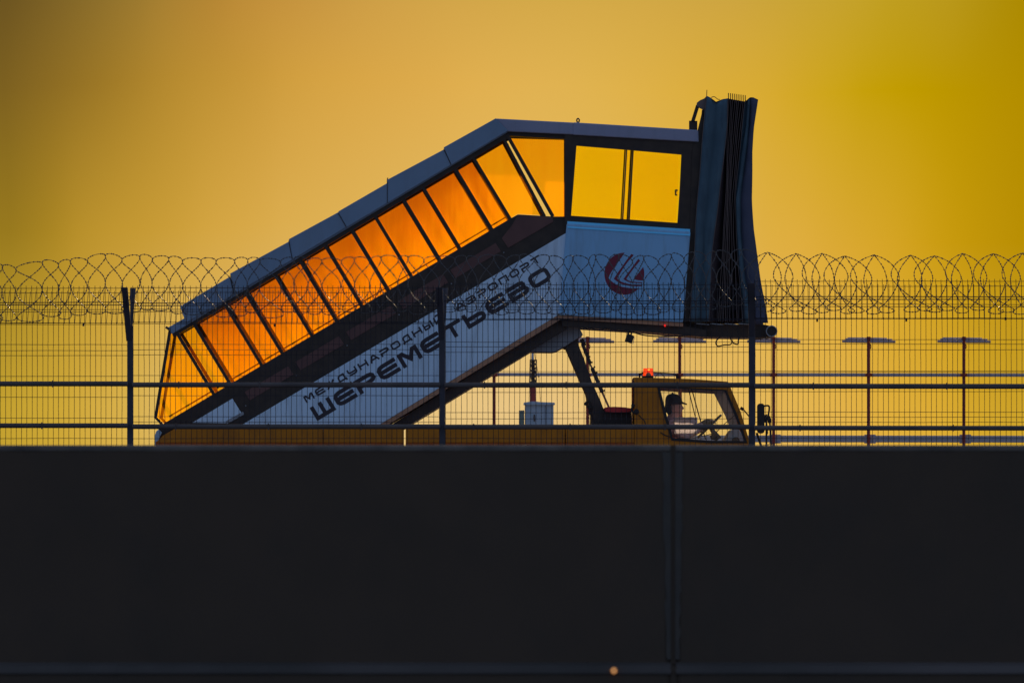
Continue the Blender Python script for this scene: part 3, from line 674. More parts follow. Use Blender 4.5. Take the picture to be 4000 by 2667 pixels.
for (x, y) in ((2283, 1345), (2296, 1378), (2303, 1393), (2312, 1415), (2322, 1433), (2331, 1455), (2361, 1525)): b.ball(W(x, y, Y0 + .24), .011, 6, 5)
b.build('ram_fittings', M['blackm'], ram)
b = MB()
for pts in (((2287, 1573), (2296, 1568), (2306, 1572), (2310, 1590)), ((2290, 1580), (2300, 1596), (2310, 1618), (2314, 1640)), ((2297, 1585), (2312, 1588), (2312, 1602), (2302, 1605), (2306, 1620))):
    b.tube(*cable(pts, Y0 + .1, .011))
b.ball(W(2288, 1577, Y0 + .1), .02, 6, 5); b.ball(W(2308, 1592, Y0 + .1), .022, 6, 5); b.build('hydraulic_hose', M['rubber'], truck)
# cables and lamp under the platform
b = MB(); b.tube(*cable([(2440, 1290), (2470, 1296), (2510, 1308), (2570, 1314), (2640, 1313), (2700, 1308)], Y0 - .03, .0075))
b.tube(*cable([(2263, 1280), (2275, 1285), (2285, 1280), (2298, 1288), (2310, 1281), (2325, 1289), (2345, 1290), (2368, 1282), (2400, 1290), (2440, 1293)], Y0 - .03, .006))
b.tube(*cable([(2810, 1306), (2812, 1316), (2799, 1330), (2797, 1343), (2806, 1352), (2830, 1347), (2852, 1346), (2860, 1335)], Y0, .007))
b.tube(*cable([(2856, 1310), (2855, 1325), (2866, 1340), (2882, 1344), (2884, 1330), (2888, 1318)], Y0, .008)); b.build('slack_cable', M['rubber'], truck, smooth=True)
fl = MB().prism([(2450, 1304), (2444, 1320), (2440, 1333), (2455, 1338), (2468, 1342), (2474, 1324), (2478, 1313), (2462, 1306)], Y0 - .08, Y0 + .04).build('work_lamp', M['rubber'], truck, bevel=.006)
ring = [W(2459 + 7*math.cos(t*math.pi/5), 1302 + 7*math.sin(t*math.pi/5), Y0 - .02) for t in range(10)]
MB().tube(ring, .007, 6, closed=True).bar((2455, 1290), (2453, 1308), 8, Y0 - .05, Y0).build('lamp_bracket', M['rubber'], fl)
MB().prism([(2471, 1342), (2477, 1318), (2479, 1316), (2473, 1344)], Y0 - .07, Y0 + .03).build('lamp_glass', M['frost'], fl)
# bumper roll
bp = MB().prism([(2945, 1268), (2962, 1266), (2990, 1268), (3012, 1274), (3016, 1312), (2985, 1318), (2945, 1320)], Y0 + .0, Y1 - .0).build('bumper_support', M['rubber'], truck, bevel=.01)
c0, c1 = W(3013, 1294, DT), W(3013, 1294, DT); c0.y = Y0 - .12; c1.y = Y1 + .12
b = MB(); rr = 22 * DT / F
b.tube([c0, c1], rr, 28); b.build('bumper_roll', M['rubber'], truck, smooth=False)
b = MB().tube([c0 + Vector((rr*math.cos(t*math.pi/14)*.93, -.004, rr*math.sin(t*math.pi/14)*.93)) for t in range(28)], .006, 6, closed=True); b.build('roll_rim', M['bracket'], bp, smooth=True)
for i in range(4):
    x = 2720 + i * 55; 
    MB().bar((x, 1264), (x + 50, 1268), 3, Y0 - .03, Y0 - .01).build('canopy_cord', M['bracket'], truck)

# ---- canopy bellows
LV = [385, 500, 600, 780, 900, 1000, 1100, 1180, 1256]
CO = [  # x at each level, inset in metres
 ([2759, 2747, 2739, 2724, 2715, 2711, 2706, 2699, 2692], .0),
 ([2776, 2768, 2760, 2742, 2734, 2729, 2725, 2720, 2716], -.03),
 ([2797, 2792, 2782, 2762, 2751, 2747, 2744, 2742, 2740], .045),
 ([2822, 2817, 2806, 2786, 2772, 2764, 2760, 2757, 2754], -.03),
 ([2843, 2840, 2828, 2808, 2791, 2780, 2776, 2772, 2768], .0)]
FX0 = [2846 + 8.2 * i for i in range(9)]
F780 = [2835, 2838, 2841, 2844, 2848, 2853, 2860, 2867, 2872]; F1256 = [2806, 2815, 2824, 2832, 2840, 2850, 2862, 2880, 2900]
F900 = [2826, 2831, 2836, 2840, 2844, 2849, 2857, 2865, 2874]
def lvl(a, b_, c, d):
    o = []
    for y in LV:
        if y <= 780: t = (y - 385) / 395; t = t ** .85; o.append(a + (b_ - a) * t)
        elif y <= 900: o.append(b_ + (c - b_) * (y - 780) / 120)
        else: o.append(c + (d - c) * (y - 900) / 356)
    return o
for i in range(9):
    xs_ = lvl(FX0[i], F780[i], F900[i], F1256[i]); CO.append(([x - 2.2 for x in xs_], .15)); CO.append((xs_, .03))
CO += [([2919, 2911, 2895, 2872, 2876, 2882, 2890, 2900, 2910], .14), ([2925, 2916, 2902, 2876, 2879, 2886, 2895, 2905, 2917], .0), ([2932, 2926, 2915, 2893, 2895, 2903, 2913, 2925, 2936], .05),
       ([2942, 2934, 2926, 2912, 2914, 2924, 2937, 2950, 2962], .0), ([2961, 2945, 2938, 2937, 2944, 2957, 2972, 2987, 2999], -.01)]
def interp(xs_, y):
    for a in range(len(LV) - 1):
        if y <= LV[a+1]: t = (y - LV[a]) / (LV[a+1] - LV[a]); t = max(t, 0); return xs_[a] + (xs_[a+1] - xs_[a]) * t
    return xs_[-1]
def ctop(x):  # outline of the top edge
    pts = [(2759, 376), (2772, 381), (2785, 389), (2797, 399), (2806, 393), (2822, 389), (2843, 386), (2850, 388), (2912, 398), (2918, 392), (2925, 384), (2935, 381), (2952, 384), (2961, 391)]
    for (a, b_), (c, d) in zip(pts, pts[1:]):
        if x <= c: return b_ + (d - b_) * max(0, (x - a)) / (c - a)
    return 391
can = thing_can = MB()
rowsN = 34; colsv = []
for ci, (xs_, ins) in enumerate(CO):
    yt = ctop(xs_[0]); c_ = []
    for r_ in range(rowsN + 1):
        y = yt + (1256 + (6 if ci > 22 else 0) - yt) * r_ / rowsN
        x = interp(xs_, y) + math.sin(y * .021 + ci * 2.1) * (1.2 if 5 <= ci <= 22 else .8)
        k_ = ins * (1 if y > 430 else max(0, (y - 385) / 45) * .8 + .2)
        c_.append((x, y, k_ + .006 * math.sin(y * .03 + ci)))
    colsv.append(c_)
def canopy_side(y_out, sgn, c_from, c_to, name, m, parent, label=None):
    b = MB(); vs = []; fs = []; nC = c_to - c_from + 1; th_ = .006
    for c_ in colsv[c_from:c_to+1]:
        for (x, y, k_) in c_:
            p = W(x, y, DT); vs.append(Vector((p.x, y_out + sgn * (k_ - .06), p.z)))
    nV = len(vs)
    for c_ in colsv[c_from:c_to+1]:
        for (x, y, k_) in c_:
            p = W(x, y, DT); vs.append(Vector((p.x, y_out + sgn * (k_ - .06 + th_), p.z)))
    R_ = rowsN + 1
    for i in range(nC - 1):
        for j in range(rowsN):
            q = (i*R_ + j, i*R_ + j + 1, (i+1)*R_ + j + 1, (i+1)*R_ + j); fs += [q, tuple(nV + t for t in q[::-1])]
        fs += [(i*R_, (i+1)*R_, nV + (i+1)*R_, nV + i*R_), (i*R_ + rowsN, nV + i*R_ + rowsN, nV + (i+1)*R_ + rowsN, (i+1)*R_ + rowsN)]
    for i in (0, nC - 1):
        for j in range(rowsN): fs.append((i*R_ + j, nV + i*R_ + j, nV + i*R_ + j + 1, i*R_ + j + 1))
    return b.add(vs, fs).build(name, m, parent, smooth=name != 'bellows')
cano = MB().prism([(2703, 600), (2742, 440), (2752, 500), (2740, 560), (2722, 800), (2700, 1256), (2672, 1256), (2698, 800)], Y0 - .04, Y0 + .04).build('canopy_frame', M['black'], truck)
nC = len(CO)
for yo, sg in ((Y0 - .02, 1), (Y1 + .02, -1)):
    canopy_side(yo, sg, 0, 4, 'canopy_curtain', M['canvas'], cano)
    canopy_side(yo, sg, 4, 22, 'bellows', M['canvas2'], cano)
    canopy_side(yo, sg, 22, nC - 3, 'canopy_curtain', M['canvas'], cano); canopy_side(yo, sg, nC - 3, nC - 1, 'canopy_front_flap', M['flap'], cano)
    b = MB()
    for ci in [0, 4] + list(range(6, 24, 2)):
        pts = [Vector((W(x, y, DT).x, yo + sg * (k_ - .062), W(x, y, DT).z)) for (x, y, k_) in colsv[ci][::2]]; b.tube(pts, .0028, 5)
    b.build('canopy_lit_edges', M['pale_edge'], cano)  # pale tubes draw the light on fold and curtain edges as colour
# top of the hood
b = MB(); vs = []; fs = []
for c_ in colsv:
    x, y, k_ = c_[0]; p = W(x, y, DT)
    vs += [Vector((p.x, Y0 - .08 + k_*.4, p.z)), Vector((p.x, Y0 + .5, p.z - .02)), Vector((p.x, Y1 - .5, p.z - .02)), Vector((p.x, Y1 + .08 - k_*.4, p.z))]
for i in range(nC - 1):
    for j in range(3): fs.append((i*4 + j, i*4 + j + 1, (i+1)*4 + j + 1, (i+1)*4 + j))
top_o = b.add(vs, fs).build('canopy_top', M['canvas2'], cano)
sl = top_o.modifiers.new('solid', 'SOLIDIFY'); sl.thickness = .01; sl.offset = -1
# front edge roll of the hood
b = MB()
for i in range(9):
    x = FX0[i]; b.tube([W(x, 393 + i, DT) + Vector((0, .0, 0)), W(x - .5, 364 + i * 1.1, DT) + Vector((0, .0, 0))], .0055, 5)
b.tube([W(2760, 385, DT), W(2761.5, 352, DT)], .0045, 5); b.build('bellows_rod', M['rubber'], cano)
b = MB().tube(*cable([(2778, 382), (2785, 379), (2793, 380), (2803, 388), (2812, 390)], Y0 + .05, .004)); b.build('canopy_strap', M['rubber'], cano)
MB().prism([(2722, 402), (2735, 392), (2750, 386), (2759, 377), (2757, 405), (2753, 431), (2738, 424), (2722, 416)], Y0 - .02, Y0 + .12).build('hinge_fairing', M['pale_edge'], cano, bevel=.004)
MB().bar((2706, 476), (2726, 412), 14, Y0 + .0, Y0 + .06).build('hinge_arm', M['black'], cano)
hb = MB().prism([(2692, 472), (2724, 473), (2724, 510), (2692, 508)], Y0 + .0, Y0 + .1).build('hinge_bracket', M['black'], cano)
MB().prism([(2742, 430), (2752, 432), (2746, 520), (2734, 560), (2735, 512)], Y0 + .02, Y0 + .08).build('hinge_post', M['black'], cano)

# ---- lettering on the white panel
SC_ = .5102; ORG = (1240.3, 1643.9); UV = (.856, -.517); VV = (-.517, -.856)
def tpt(u_, v_): return (ORG[0] + (UV[0]*u_ + VV[0]*v_) * SC_, ORG[1] + (UV[1]*u_ + VV[1]*v_) * SC_)
# glyphs as strokes in a w=1.0 by h=1.0 box
def rnd_rect(x0, y0, x1, y1, r=.22, n=3):
    o = []
    for cx, cy, a0 in ((x1 - r, y1 - r, 0), (x0 + r, y1 - r, 90), (x0 + r, y0 + r, 180), (x1 - r, y0 + r, 270)):
        for k_ in range(n + 1):
            a = R(a0 + 90 * k_ / n); o.append((cx + r*math.cos(a), cy + r*math.sin(a)))
    return o + [o[0]]
Q = lambda *p: list(p)
GL = {
 'Ш': [Q((0,1),(0,0),(1,0),(1,1)), Q((.5,1),(.5,0))],
 'Е': [Q((1,1),(.28,1),(.1,.93),(0,.75),(0,.25),(.1,.07),(.28,0),(1,0)), Q((0,.5),(.95,.5))],
 'Р': [Q((0,0),(0,.42)), Q((0,.42),(.74,.42),(.92,.48),(1,.6),(1,.82),(.92,.94),(.74,1),(0,1))],
 'М': [Q((0,0),(0,1),(.18,1),(.5,.28),(.82,1),(1,1),(1,0))],
 'Т': [Q((0,1),(1,1)), Q((.5,1),(.5,0))],
 'Ь': [Q((0,1),(0,0),(.78,0),(.94,.06),(1,.2),(1,.38),(.94,.5),(.78,.56),(0,.56))],
 'В': [Q((0,.52),(.9,.52)), Q((0,1),(.74,1),(.9,.93),(.93,.76),(.86,.56),(.8,.52)), Q((.8,.52),(.94,.44),(1,.26),(.94,.08),(.76,0),(0,0),(0,.52))],
 'О': [rnd_rect(0, 0, 1, 1, .26)],
 'Ж': [Q((.5,0),(.5,1)), Q((0,0),(.36,.5),(0,1)), Q((1,0),(.64,.5),(1,1)), Q((.36,.5),(.64,.5))],
 'Д': [Q((.12,0),(.12,.6),(.2,.85),(.38,1),(.9,1),(.9,0)), Q((0,-.18),(0,0),(1,0),(1,-.18))],
 'У': [Q((0,1),(0,.6),(.12,.42),(1,.42)), Q((1,1),(1,.2),(.85,0),(.1,0))],
 'Н': [Q((0,0),(0,1)), Q((1,0),(1,1)), Q((0,.5),(1,.5))],
 'А': [Q((0,0),(.38,1),(.62,1),(1,0)), Q((.14,.34),(.86,.34))],
 'Ы': [Q((0,1),(0,0),(.5,0),(.66,.1),(.66,.44),(.5,.54),(0,.54)), Q((1,0),(1,1))],
 'Й': [Q((0,1),(0,0),(1,1),(1,0)), Q((.3,1.28),(.7,1.28))],
 'Э': [Q((0,1),(.72,1),(.9,.93),(1,.75),(1,.25),(.9,.07),(.72,0),(0,0)), Q((.1,.5),(1,.5))],
 'П': [Q((0,0),(0,1),(1,1),(1,0))],
}
def offset_poly(pts, h):
    """mitred ribbon outline of an open or closed stroke"""
    closed = (Vector(pts[0]) - Vector(pts[-1])).length < 1e-6; P = [Vector(p) for p in pts]
    if closed: P = P[:-1]
    n = len(P); Ls, Rs = [], []
    for i in range(n):
        a = P[i-1] if (i > 0 or closed) else None; c = P[(i+1) % n] if (i < n-1 or closed) else None
        d1 = (P[i] - a).normalized() if a is not None else None; d2 = (c - P[i]).normalized() if c is not None else None
        if d1 is None: d1 = d2
        if d2 is None: d2 = d1
        n1, n2 = Vector((-d1.y, d1.x)), Vector((-d2.y, d2.x)); mm = (n1 + n2)
        mm = mm.normalized() if mm.length > 1e-6 else n1; k_ = min(h / max(mm.dot(n1), .35), h * 2.2)
        Ls.append(P[i] + mm*k_); Rs.append(P[i] - mm*k_)
    return Ls, Rs, closed
def letters(txt, u0, adv, v0, wd, ht, stroke, name, parent, yo):
    zoff = 0
    for i, ch in enumerate(txt):
        if ch == ' ': continue
        b = MB(); si = 0
        for st in GL[ch]:
            ww = wd - stroke; hh = ht - stroke; si += 1
            pts = [(u0 + adv*i + stroke/2 + x*ww, v0 + stroke/2 + y*hh) for x, y in st]
            if ch in 'РО' or True:
                p0, p1 = Vector(pts[0]), Vector(pts[1]); closed = (Vector(pts[0]) - Vector(pts[-1])).length < 1e-6
                if not closed:
                    pts[0] = tuple(p0 - (p1 - p0).normalized()*stroke/2); q0, q1 = Vector(pts[-1]), Vector(pts[-2]); pts[-1] = tuple(q0 - (q1 - q0).normalized()*stroke/2)
            Ls, Rs, cl = offset_poly(pts, stroke/2); n = len(Ls)
            for k_ in range(n if cl else n - 1):
                j = (k_ + 1) % n
                b.prism([tpt(*Ls[k_]), tpt(*Ls[j]), tpt(*Rs[j]), tpt(*Rs[k_])], yo - .0010 - .0004*si - .00005*(k_ % 2), yo + .002)
        b.build('letter', M['letter'], parent)
letters('ШЕРЕМЕТЬЕВО', 0, 193.5, 0, 170, 116, 31, 'big', wps[0], Y0 - .05)
letters('МЕЖДУНАРОДНЫЙ АЭРОПОРТ', 0, 96.6, 160, 76, 54, 13, 'small', wps[0], Y0 - .05)
# ---- round emblem
def E(x, y): return (2300 + x * .15942, 950 + y * .15942)
def arc(a0, a1, n=14, rx=488, ry=514, cx=868, cy=752): return [(cx + rx*math.cos(R(a0 + (a1-a0)*i/n)), cy - ry*math.sin(R(a0 + (a1-a0)*i/n))) for i in range(n + 1)]
EM = [arc(89, 316, 30) + [(1060, 1108), (900, 1090), (790, 1066), (700, 1030), (600, 970), (530, 915), (480, 866), (505, 790), (540, 725), (620, 605), (760, 405)],
      [(1040, 270), (1100, 295), (960, 450), (860, 590), (770, 730), (697, 862), (730, 905), (800, 950), (900, 985), (1020, 1010), (1150, 1024), (1288, 1026), (1288, 1054), (1150, 1058), (1020, 1052), (880, 1028), (760, 985), (670, 925), (610, 875), (700, 735), (850, 525), (940, 400)],
      [(1210, 388), (1255, 432), (1120, 590), (1030, 710), (960, 810), (916, 878), (960, 915), (1040, 940), (1150, 953), (1308, 958), (1308, 982), (1160, 978), (1020, 965), (920, 930), (846, 884), (920, 780), (1030, 640), (1130, 500)],
      [(1330, 585), (1350, 680), (1356, 760), (1348, 840), (1330, 915), (1220, 912), (1150, 898), (1100, 880), (1160, 800), (1250, 690)]]
eb = MB()
for i, q in enumerate(EM): eb.prism([E(*p_) for p_ in q], Y0 - .0925, Y0 - .088)
pbn = [o for o in truck.children if o.name.startswith('platform_side_panel')][0]
eb.build('emblem', M['emblem'], pbn)

# ---- truck body, chassis, wheels
CY0, CY1 = Y0 - .15, Y1 + .35
for (xa, xb, pts) in ((0, 0, [(617, 1722), (640, 1700), (690, 1671), (1262, 1668), (1262, 1728), (617, 1728)]), (0, 0, [(1265, 1668), (1577, 1668), (1577, 1728), (1265, 1728)]),
                      (0, 0, [(1585, 1668), (2206, 1668), (2206, 1728), (1585, 1728)]), (0, 0, [(2210, 1668), (2476, 1668), (2476, 1728), (2210, 1728)])):
    lk = MB().prism(pts, CY0, CY0 + .35).build('side_locker', M['orange'], truck, bevel=.005)
    lo = [(pts[0][0], 1728), (pts[-2][0], 1728)] if False else None
for xa, xb in ((610, 1262), (1265, 1577), (1585, 2206), (2210, 2476)):
    MB().prism([(xa, 1724), (xb, 1724), (xb, 1850), (xa, 1850)], CY0 + .007, CY0 + .34).build('skirt', M['orange2'], truck)
for xa, xb in ((640, 1560), (1606, 2440)): MB().prism([(xa, 1672), (xb, 1672), (xb, 1850), (xa, 1850)], CY1 - .3, CY1).build('side_locker', M['orange'], truck, bevel=.01)
MB().prism([(640, 1765), (2960, 1765), (2960, 1830), (640, 1830)], CY0 + .5, CY1 - .5).build('chassis_rail', M['blackm'], truck)
MB().prism([(700, 1825), (2940, 1825), (2900, 2000), (760, 2000)], CY0 + .55, CY1 - .55).build('chassis_frame', M['blackm'], truck, bevel=.02)
MB().prism([(606, 1740), (606, 1700), (612, 1684), (622, 1676), (634, 1690), (625, 1710), (618, 1740)], CY0 + .02, CY1 - .02).build('rear_bumper', M['cabinet'], truck, bevel=.008)
MB().prism([(616, 1664), (650, 1664), (676, 1674), (640, 1702), (624, 1690)], CY0 + .1, CY1 - .1).build('rear_step', M['black'], truck, bevel=.004)
for x in (1000, 1210, 2760):
    c = W(x, 0, DT).x; MB().tube([(c, CY0 + .14, .5), (c, CY1 - .14, .5)], .09, 10).build('axle', M['blackm'], truck)
    MB().prism([(x - 190, 1850), (x + 190, 1850), (x + 190, 1870), (x + 150, 1885), (x - 150, 1885), (x - 190, 1870)], CY0 + .06, CY0 + .5).build('mudguard', M['blackm'], truck, bevel=.02)
    for yy in (CY0 + .12, CY1 - .42):
        c = W(x, 0, DT).x; wh = MB().tube([(c, yy, .5), (c, yy + .3, .5)], .5, 28).build('wheel', M['tyre'], truck, bevel=.04)
        MB().tube([(c, yy - .01, .5), (c, yy + .31, .5)], [.26, .26], 20).build('rim', M['rim'], wh, bevel=.01)
MB().prism([(1600, 1690), (2300, 1690), (2300, 1705), (1600, 1705)], CY0 + .4, CY1 - .4).build('deck_plate', M['blackm'], truck)
MB().prism([(2310, 1660), (2476, 1660), (2476, 1700), (2300, 1700)], CY0 + .2, CY1 - .35).build('engine_box', M['rubber'], truck)
MB().prism([(2364, 1610), (2466, 1606), (2470, 1662), (2352, 1662)], CY0 + .25, CY1 - .5).build('engine_box', M['rubber'], truck)
MB().prism([(2358, 1594), (2372, 1589), (2400, 1588), (2440, 1590), (2464, 1594), (2465, 1607), (2440, 1610), (2400, 1611), (2364, 1607)], CY0 + .2, CY1 - .55).build('red_tank_cover', M['red'], truck, bevel=.006)

# ---- cab
cab = MB()
OUT = [(2477, 1474), (2692, 1480), (2843, 1491), (2891, 1605), (2930, 1735), (2750, 1800), (2478, 1800), (2477, 1620)]
INN = [(2566, 1510), (2692, 1516), (2836, 1523), (2878, 1618), (2918, 1730), (2770, 1730), (2622, 1720), (2590, 1614)]
INN2 = [(2577, 1515), (2692, 1521), (2829, 1528), (2868, 1620), (2906, 1722), (2770, 1720), (2628, 1710), (2602, 1616)]
cab = MB().ring(OUT, INN, CY0, CY0 + .05).ring(OUT, INN, CY1 - .05, CY1)
cab.prism([(2477, 1474), (2692, 1480), (2843, 1491), (2846, 1500), (2692, 1492), (2477, 1486)], CY0 + .02, CY1 - .02)
cab.prism([(2477, 1600), (2482, 1600), (2482, 1800), (2478, 1800)], CY0 + .02, CY1 - .02)
cabo = cab.build('cab', M['orange'], truck, bevel=.006)
MB().ring(INN, INN2, CY0 - .006, CY0 + .04).build('window_gasket', M['rubber'], cabo)
INL = [(2584, 1521), (2692, 1527), (2805, 1533), (2850, 1622), (2890, 1726), (2770, 1727), (2630, 1722), (2608, 1616)]
OUL = [(2490, 1500), (2692, 1500), (2842, 1505), (2885, 1612), (2925, 1740), (2750, 1790), (2488, 1790), (2488, 1620)]
MB().ring(OUL, INL, CY1 - .09, CY1 - .052).build('inner_lining', M['lining'], cabo)
MB().ring(OUL, INN2, CY0 + .051, CY0 + .058).build('inner_lining', M['rubber'], cabo)
MB().prism([(2490, 1490), (2845, 1502), (2845, 1508), (2490, 1500)], CY0 + .06, CY1 - .1).build('headliner', M['lining'], cabo)
MB().prism(INN2, CY0 + .012, CY0 + .018).build('side_window', M['g_clear'], cabo)
MB().prism(INL, CY1 - .03, CY1 - .024).build('side_window', M['g_clear'], cabo)
MB().prism([(2844, 1500), (2848, 1500), (2925, 1728), (2920, 1728)], CY0 + .06, CY1 - .06).build('windscreen', M['g_clear'], cabo)
MB().bar((2600, 1520), (2634, 1740), 4, CY0 + 3.9 - 3.9 - .012, CY0 - .004) if False else None
MB().prism([(2926, 1738), (3010, 1748), (3050, 1790), (3055, 1900), (2480, 1900), (2480, 1800), (2750, 1795)], CY0 + .03, CY1 - .03).build('bonnet', M['orange'], cabo, bevel=.03)
b = MB().tube(*cable([(2580, 1688), (2592, 1696), (2606, 1702), (2620, 1706)], CY0 - .01, .006)); b.tube(*cable([(2495, 1620), (2506, 1632), (2516, 1642), (2522, 1656)], CY0 - .01, .005)); b.build('body_cable', M['rubber'], cabo)
b = MB().tube(*cable([(2478, 1476), (2473, 1480), (2475, 1500), (2474, 1560), (2470, 1590), (2474, 1620)], CY0 + .02, .006)); b.ball(W(2472, 1585, CY0 + .02), (.02, .02, .03), 8, 6); b.tube(*cable([(2478, 1580), (2466, 1600), (2480, 1612), (2490, 1605)], CY0, .012)); b.ball(W(2486, 1608, CY0), (.03, .03, .035), 8, 6); b.build('cab_cable', M['rubber'], cabo)
# rods in the far window
for p0, p1, r_ in (((2689, 1518), (2716, 1628), .0055), ((2701, 1515), (2756, 1716), .0065)): MB().tube([W(*p0, CY1 - .12), W(*p1, CY1 - .12)], r_, 6).build('window_rod', M['rubber'], cabo)
MB().bar((2658, 1510), (2662, 1632), 7, CY1 - .13, CY1 - .1, CY1).build('seat_belt', M['sill'], cabo)
b = MB().tube(*cable([(2700, 1712), (2730, 1706), (2770, 1697), (2800, 1685), (2830, 1655), (2872, 1620)], Y0 + .5, .0045)); b.build('dash_cable', M['rubber'], cabo)
# beacon
bc = MB().prism([(2510, 1467), (2553, 1466), (2554, 1476), (2509, 1476)], CY0 + .3, CY0 + .46).build('beacon_base', M['rubber'], cabo, bevel=.004)
def cone(c, r0, r1, h, m, name, parent, n=20): return MB().tube([c, c + Vector((0, 0, h))], [r0, r1], n).build(name, m, parent)
q = W(2532, 1469, CY0 + .38); lens = cone(q, .060, .055, .088, M['lens'], 'beacon_lens', bc)
MB().ball(W(2533, 1466, CY0 + .31), (.030, .008, .034), 10, 8).build('beacon_reflector', M['sill'], bc)
MB().tube([W(2529, 1444, CY0 + .315), W(2538, 1444, CY0 + .315)], .004, 6).build('beacon_bulb', M['bulb'], bc)
MB().bar((2496, 1462), (2514, 1456), 7, CY0 + .34, CY0 + .42).bar((2500, 1460), (2499, 1474), 6, CY0 + .34, CY0 + .42).build('beacon_bracket', M['rubber'], bc)
b = MB().tube(*cable([(2552, 1455), (2575, 1456), (2610, 1458), (2640, 1463), (2652, 1470)], CY0 + .38, .006)); b.tube(*cable([(2558, 1476), (2568, 1462), (2576, 1457), (2588, 1464), (2598, 1476)], CY0 + .38, .0035)); b.build('beacon_cable', M['rubber'], bc)
MB().bar((2646, 1460), (2648, 1480), 11, CY0 + .36, CY0 + .44).bar((2630, 1460), (2652, 1466), 5, CY0 + .38, CY0 + .42).build('antenna_foot', M['rubber'], bc)
# wiper and mirrors
b = MB().bar((2893, 1592), (2905, 1600), 12, CY0 + .2, CY0 + .26); b.tube([W(2902, 1596, CY0 + .2), W(2945, 1650, CY0 + .2)], .007, 6); b.build('wiper', M['rubber'], cabo)
def stad(x0, x1, y0, y1, n=6, sk=0):
    r = (x1 - x0) / 2 * .85; o = []
    for cx, cy, a0 in ((x1 - r, y0 + r, 0), (x0 + r, y0 + r, 90), (x0 + r, y1 - r, 180), (x1 - r, y1 - r, 270)):
        for k_ in range(n + 1): a = R(a0 + 90 * k_ / n); o.append((cx + r*math.cos(a), cy - r*math.sin(a)))
    return o
mir = MB().prism(stad(2955, 2983, 1576, 1693), CY0 - .22, CY0 - .05).build('mirror', M['rubber'], cabo, bevel=.01)
MB().prism([(2984, 1588), (3001, 1588), (3000, 1640), (2984, 1690)], CY0 - .20, CY0 - .19).build('mirror_glass', M['g_clear'], mir)
b = MB().tube(*cable([(2980, 1586), (3000, 1584), (3005, 1592), (3002, 1618), (2999, 1640)], CY0 - .2, .010)); b.tube(*cable([(2994, 1640), (2998, 1690), (2994, 1690)], CY0 - .2, .007)); b.build('mirror_frame', M['rubber'], mir)
b = MB().bar((2991, 1618), (2991, 1745), 7, CY0 - .16, CY0 - .12).bar((3003, 1624), (3010, 1745), 6, CY0 - .1, CY0 - .06).bar((2988, 1620), (2988, 1650), 9, CY0 - .17, CY0 - .11).ball(W(3006, 1642, CY0 - .1), (.024, .02, .035), 8, 6)
b.bar((2975, 1640), (2994, 1634), 8, CY0 - .17, CY0 - .11); b.bar((2954, 1690), (2974, 1748), 9, CY0 - .02, CY0 + .02); b.tube([W(2955, 1745, CY0 - .02), W(3040, 1728, CY0 - .02)], .004, 5); b.build('mirror_stalk', M['rubber'], mir)
# dashboard, steering wheel, seat
MB().prism([(2832, 1728), (2846, 1700), (2860, 1680), (2872, 1672), (2888, 1674), (2905, 1700), (2915, 1728)], CY0 + .5, CY1 - .3).build('dashboard', M['dash'], cabo, bevel=.01)
MB().prism([(2862, 1722), (2864, 1712), (2872, 1706), (2882, 1706), (2890, 1712), (2893, 1722)], CY0 + .47, CY0 + .6).build('instrument_hood', M['rubber'], cabo)
DW = Y0 + 1.35
c = W(2772, 1664, DW); t_ = (W(2727, 1706, DW) - W(2815, 1620, DW)).normalized(); ax = Vector((0, 1, 0)); rad = .178
stw = MB().tube([c + t_*rad*math.cos(a*math.pi/18) + ax*rad*math.sin(a*math.pi/18) for a in range(36)], .013, 8, closed=True)
nrm = t_.cross(ax); 
stw.tube([c - t_*rad, c + nrm*.0, c + t_*rad], .010, 6).tube([c - ax*rad, c + ax*rad], .010, 6).ball(c, .035, 10, 6)
sw = stw.build('steering_wheel', M['rubber'], cabo, smooth=True)
e2 = W(2806, 1716, DW); MB().tube([c, (c + e2)/2, e2], [.02, .03, .045], 8).build('steering_column', M['glove'], sw)
MB().prism([(2782, 1700), (2795, 1692), (2808, 1698), (2816, 1718), (2790, 1716)], DW - .1, DW + .1).build('column_shroud', M['rubber'], sw, bevel=.006)
MB().prism([(2560, 1640), (2584, 1640), (2600, 1745), (2572, 1745)], DW - .22, DW + .22, DT).prism([(2580, 1730), (2690, 1726), (2690, 1748), (2580, 1752)], DW - .22, DW + .22, DT).build('driver_seat', M['trousers'], cabo, bevel=.02)
MB().prism([(2555, 1712), (2900, 1728), (2900, 1780), (2500, 1780)], CY0 + .07, CY1 - .1).build('cab_floor', M['rubber'], cabo) if False else None

# ------------------------------------------------------------------ the driver
PD = Y0 + 1.35
def D_(px, py, dy=0): p = W(px, py, PD); p.y += dy; return p
per = thing('person', 'driver in a dark peaked cap seated at the wheel inside the cab', 'person', D_(2625, 1745))
hd = MB()
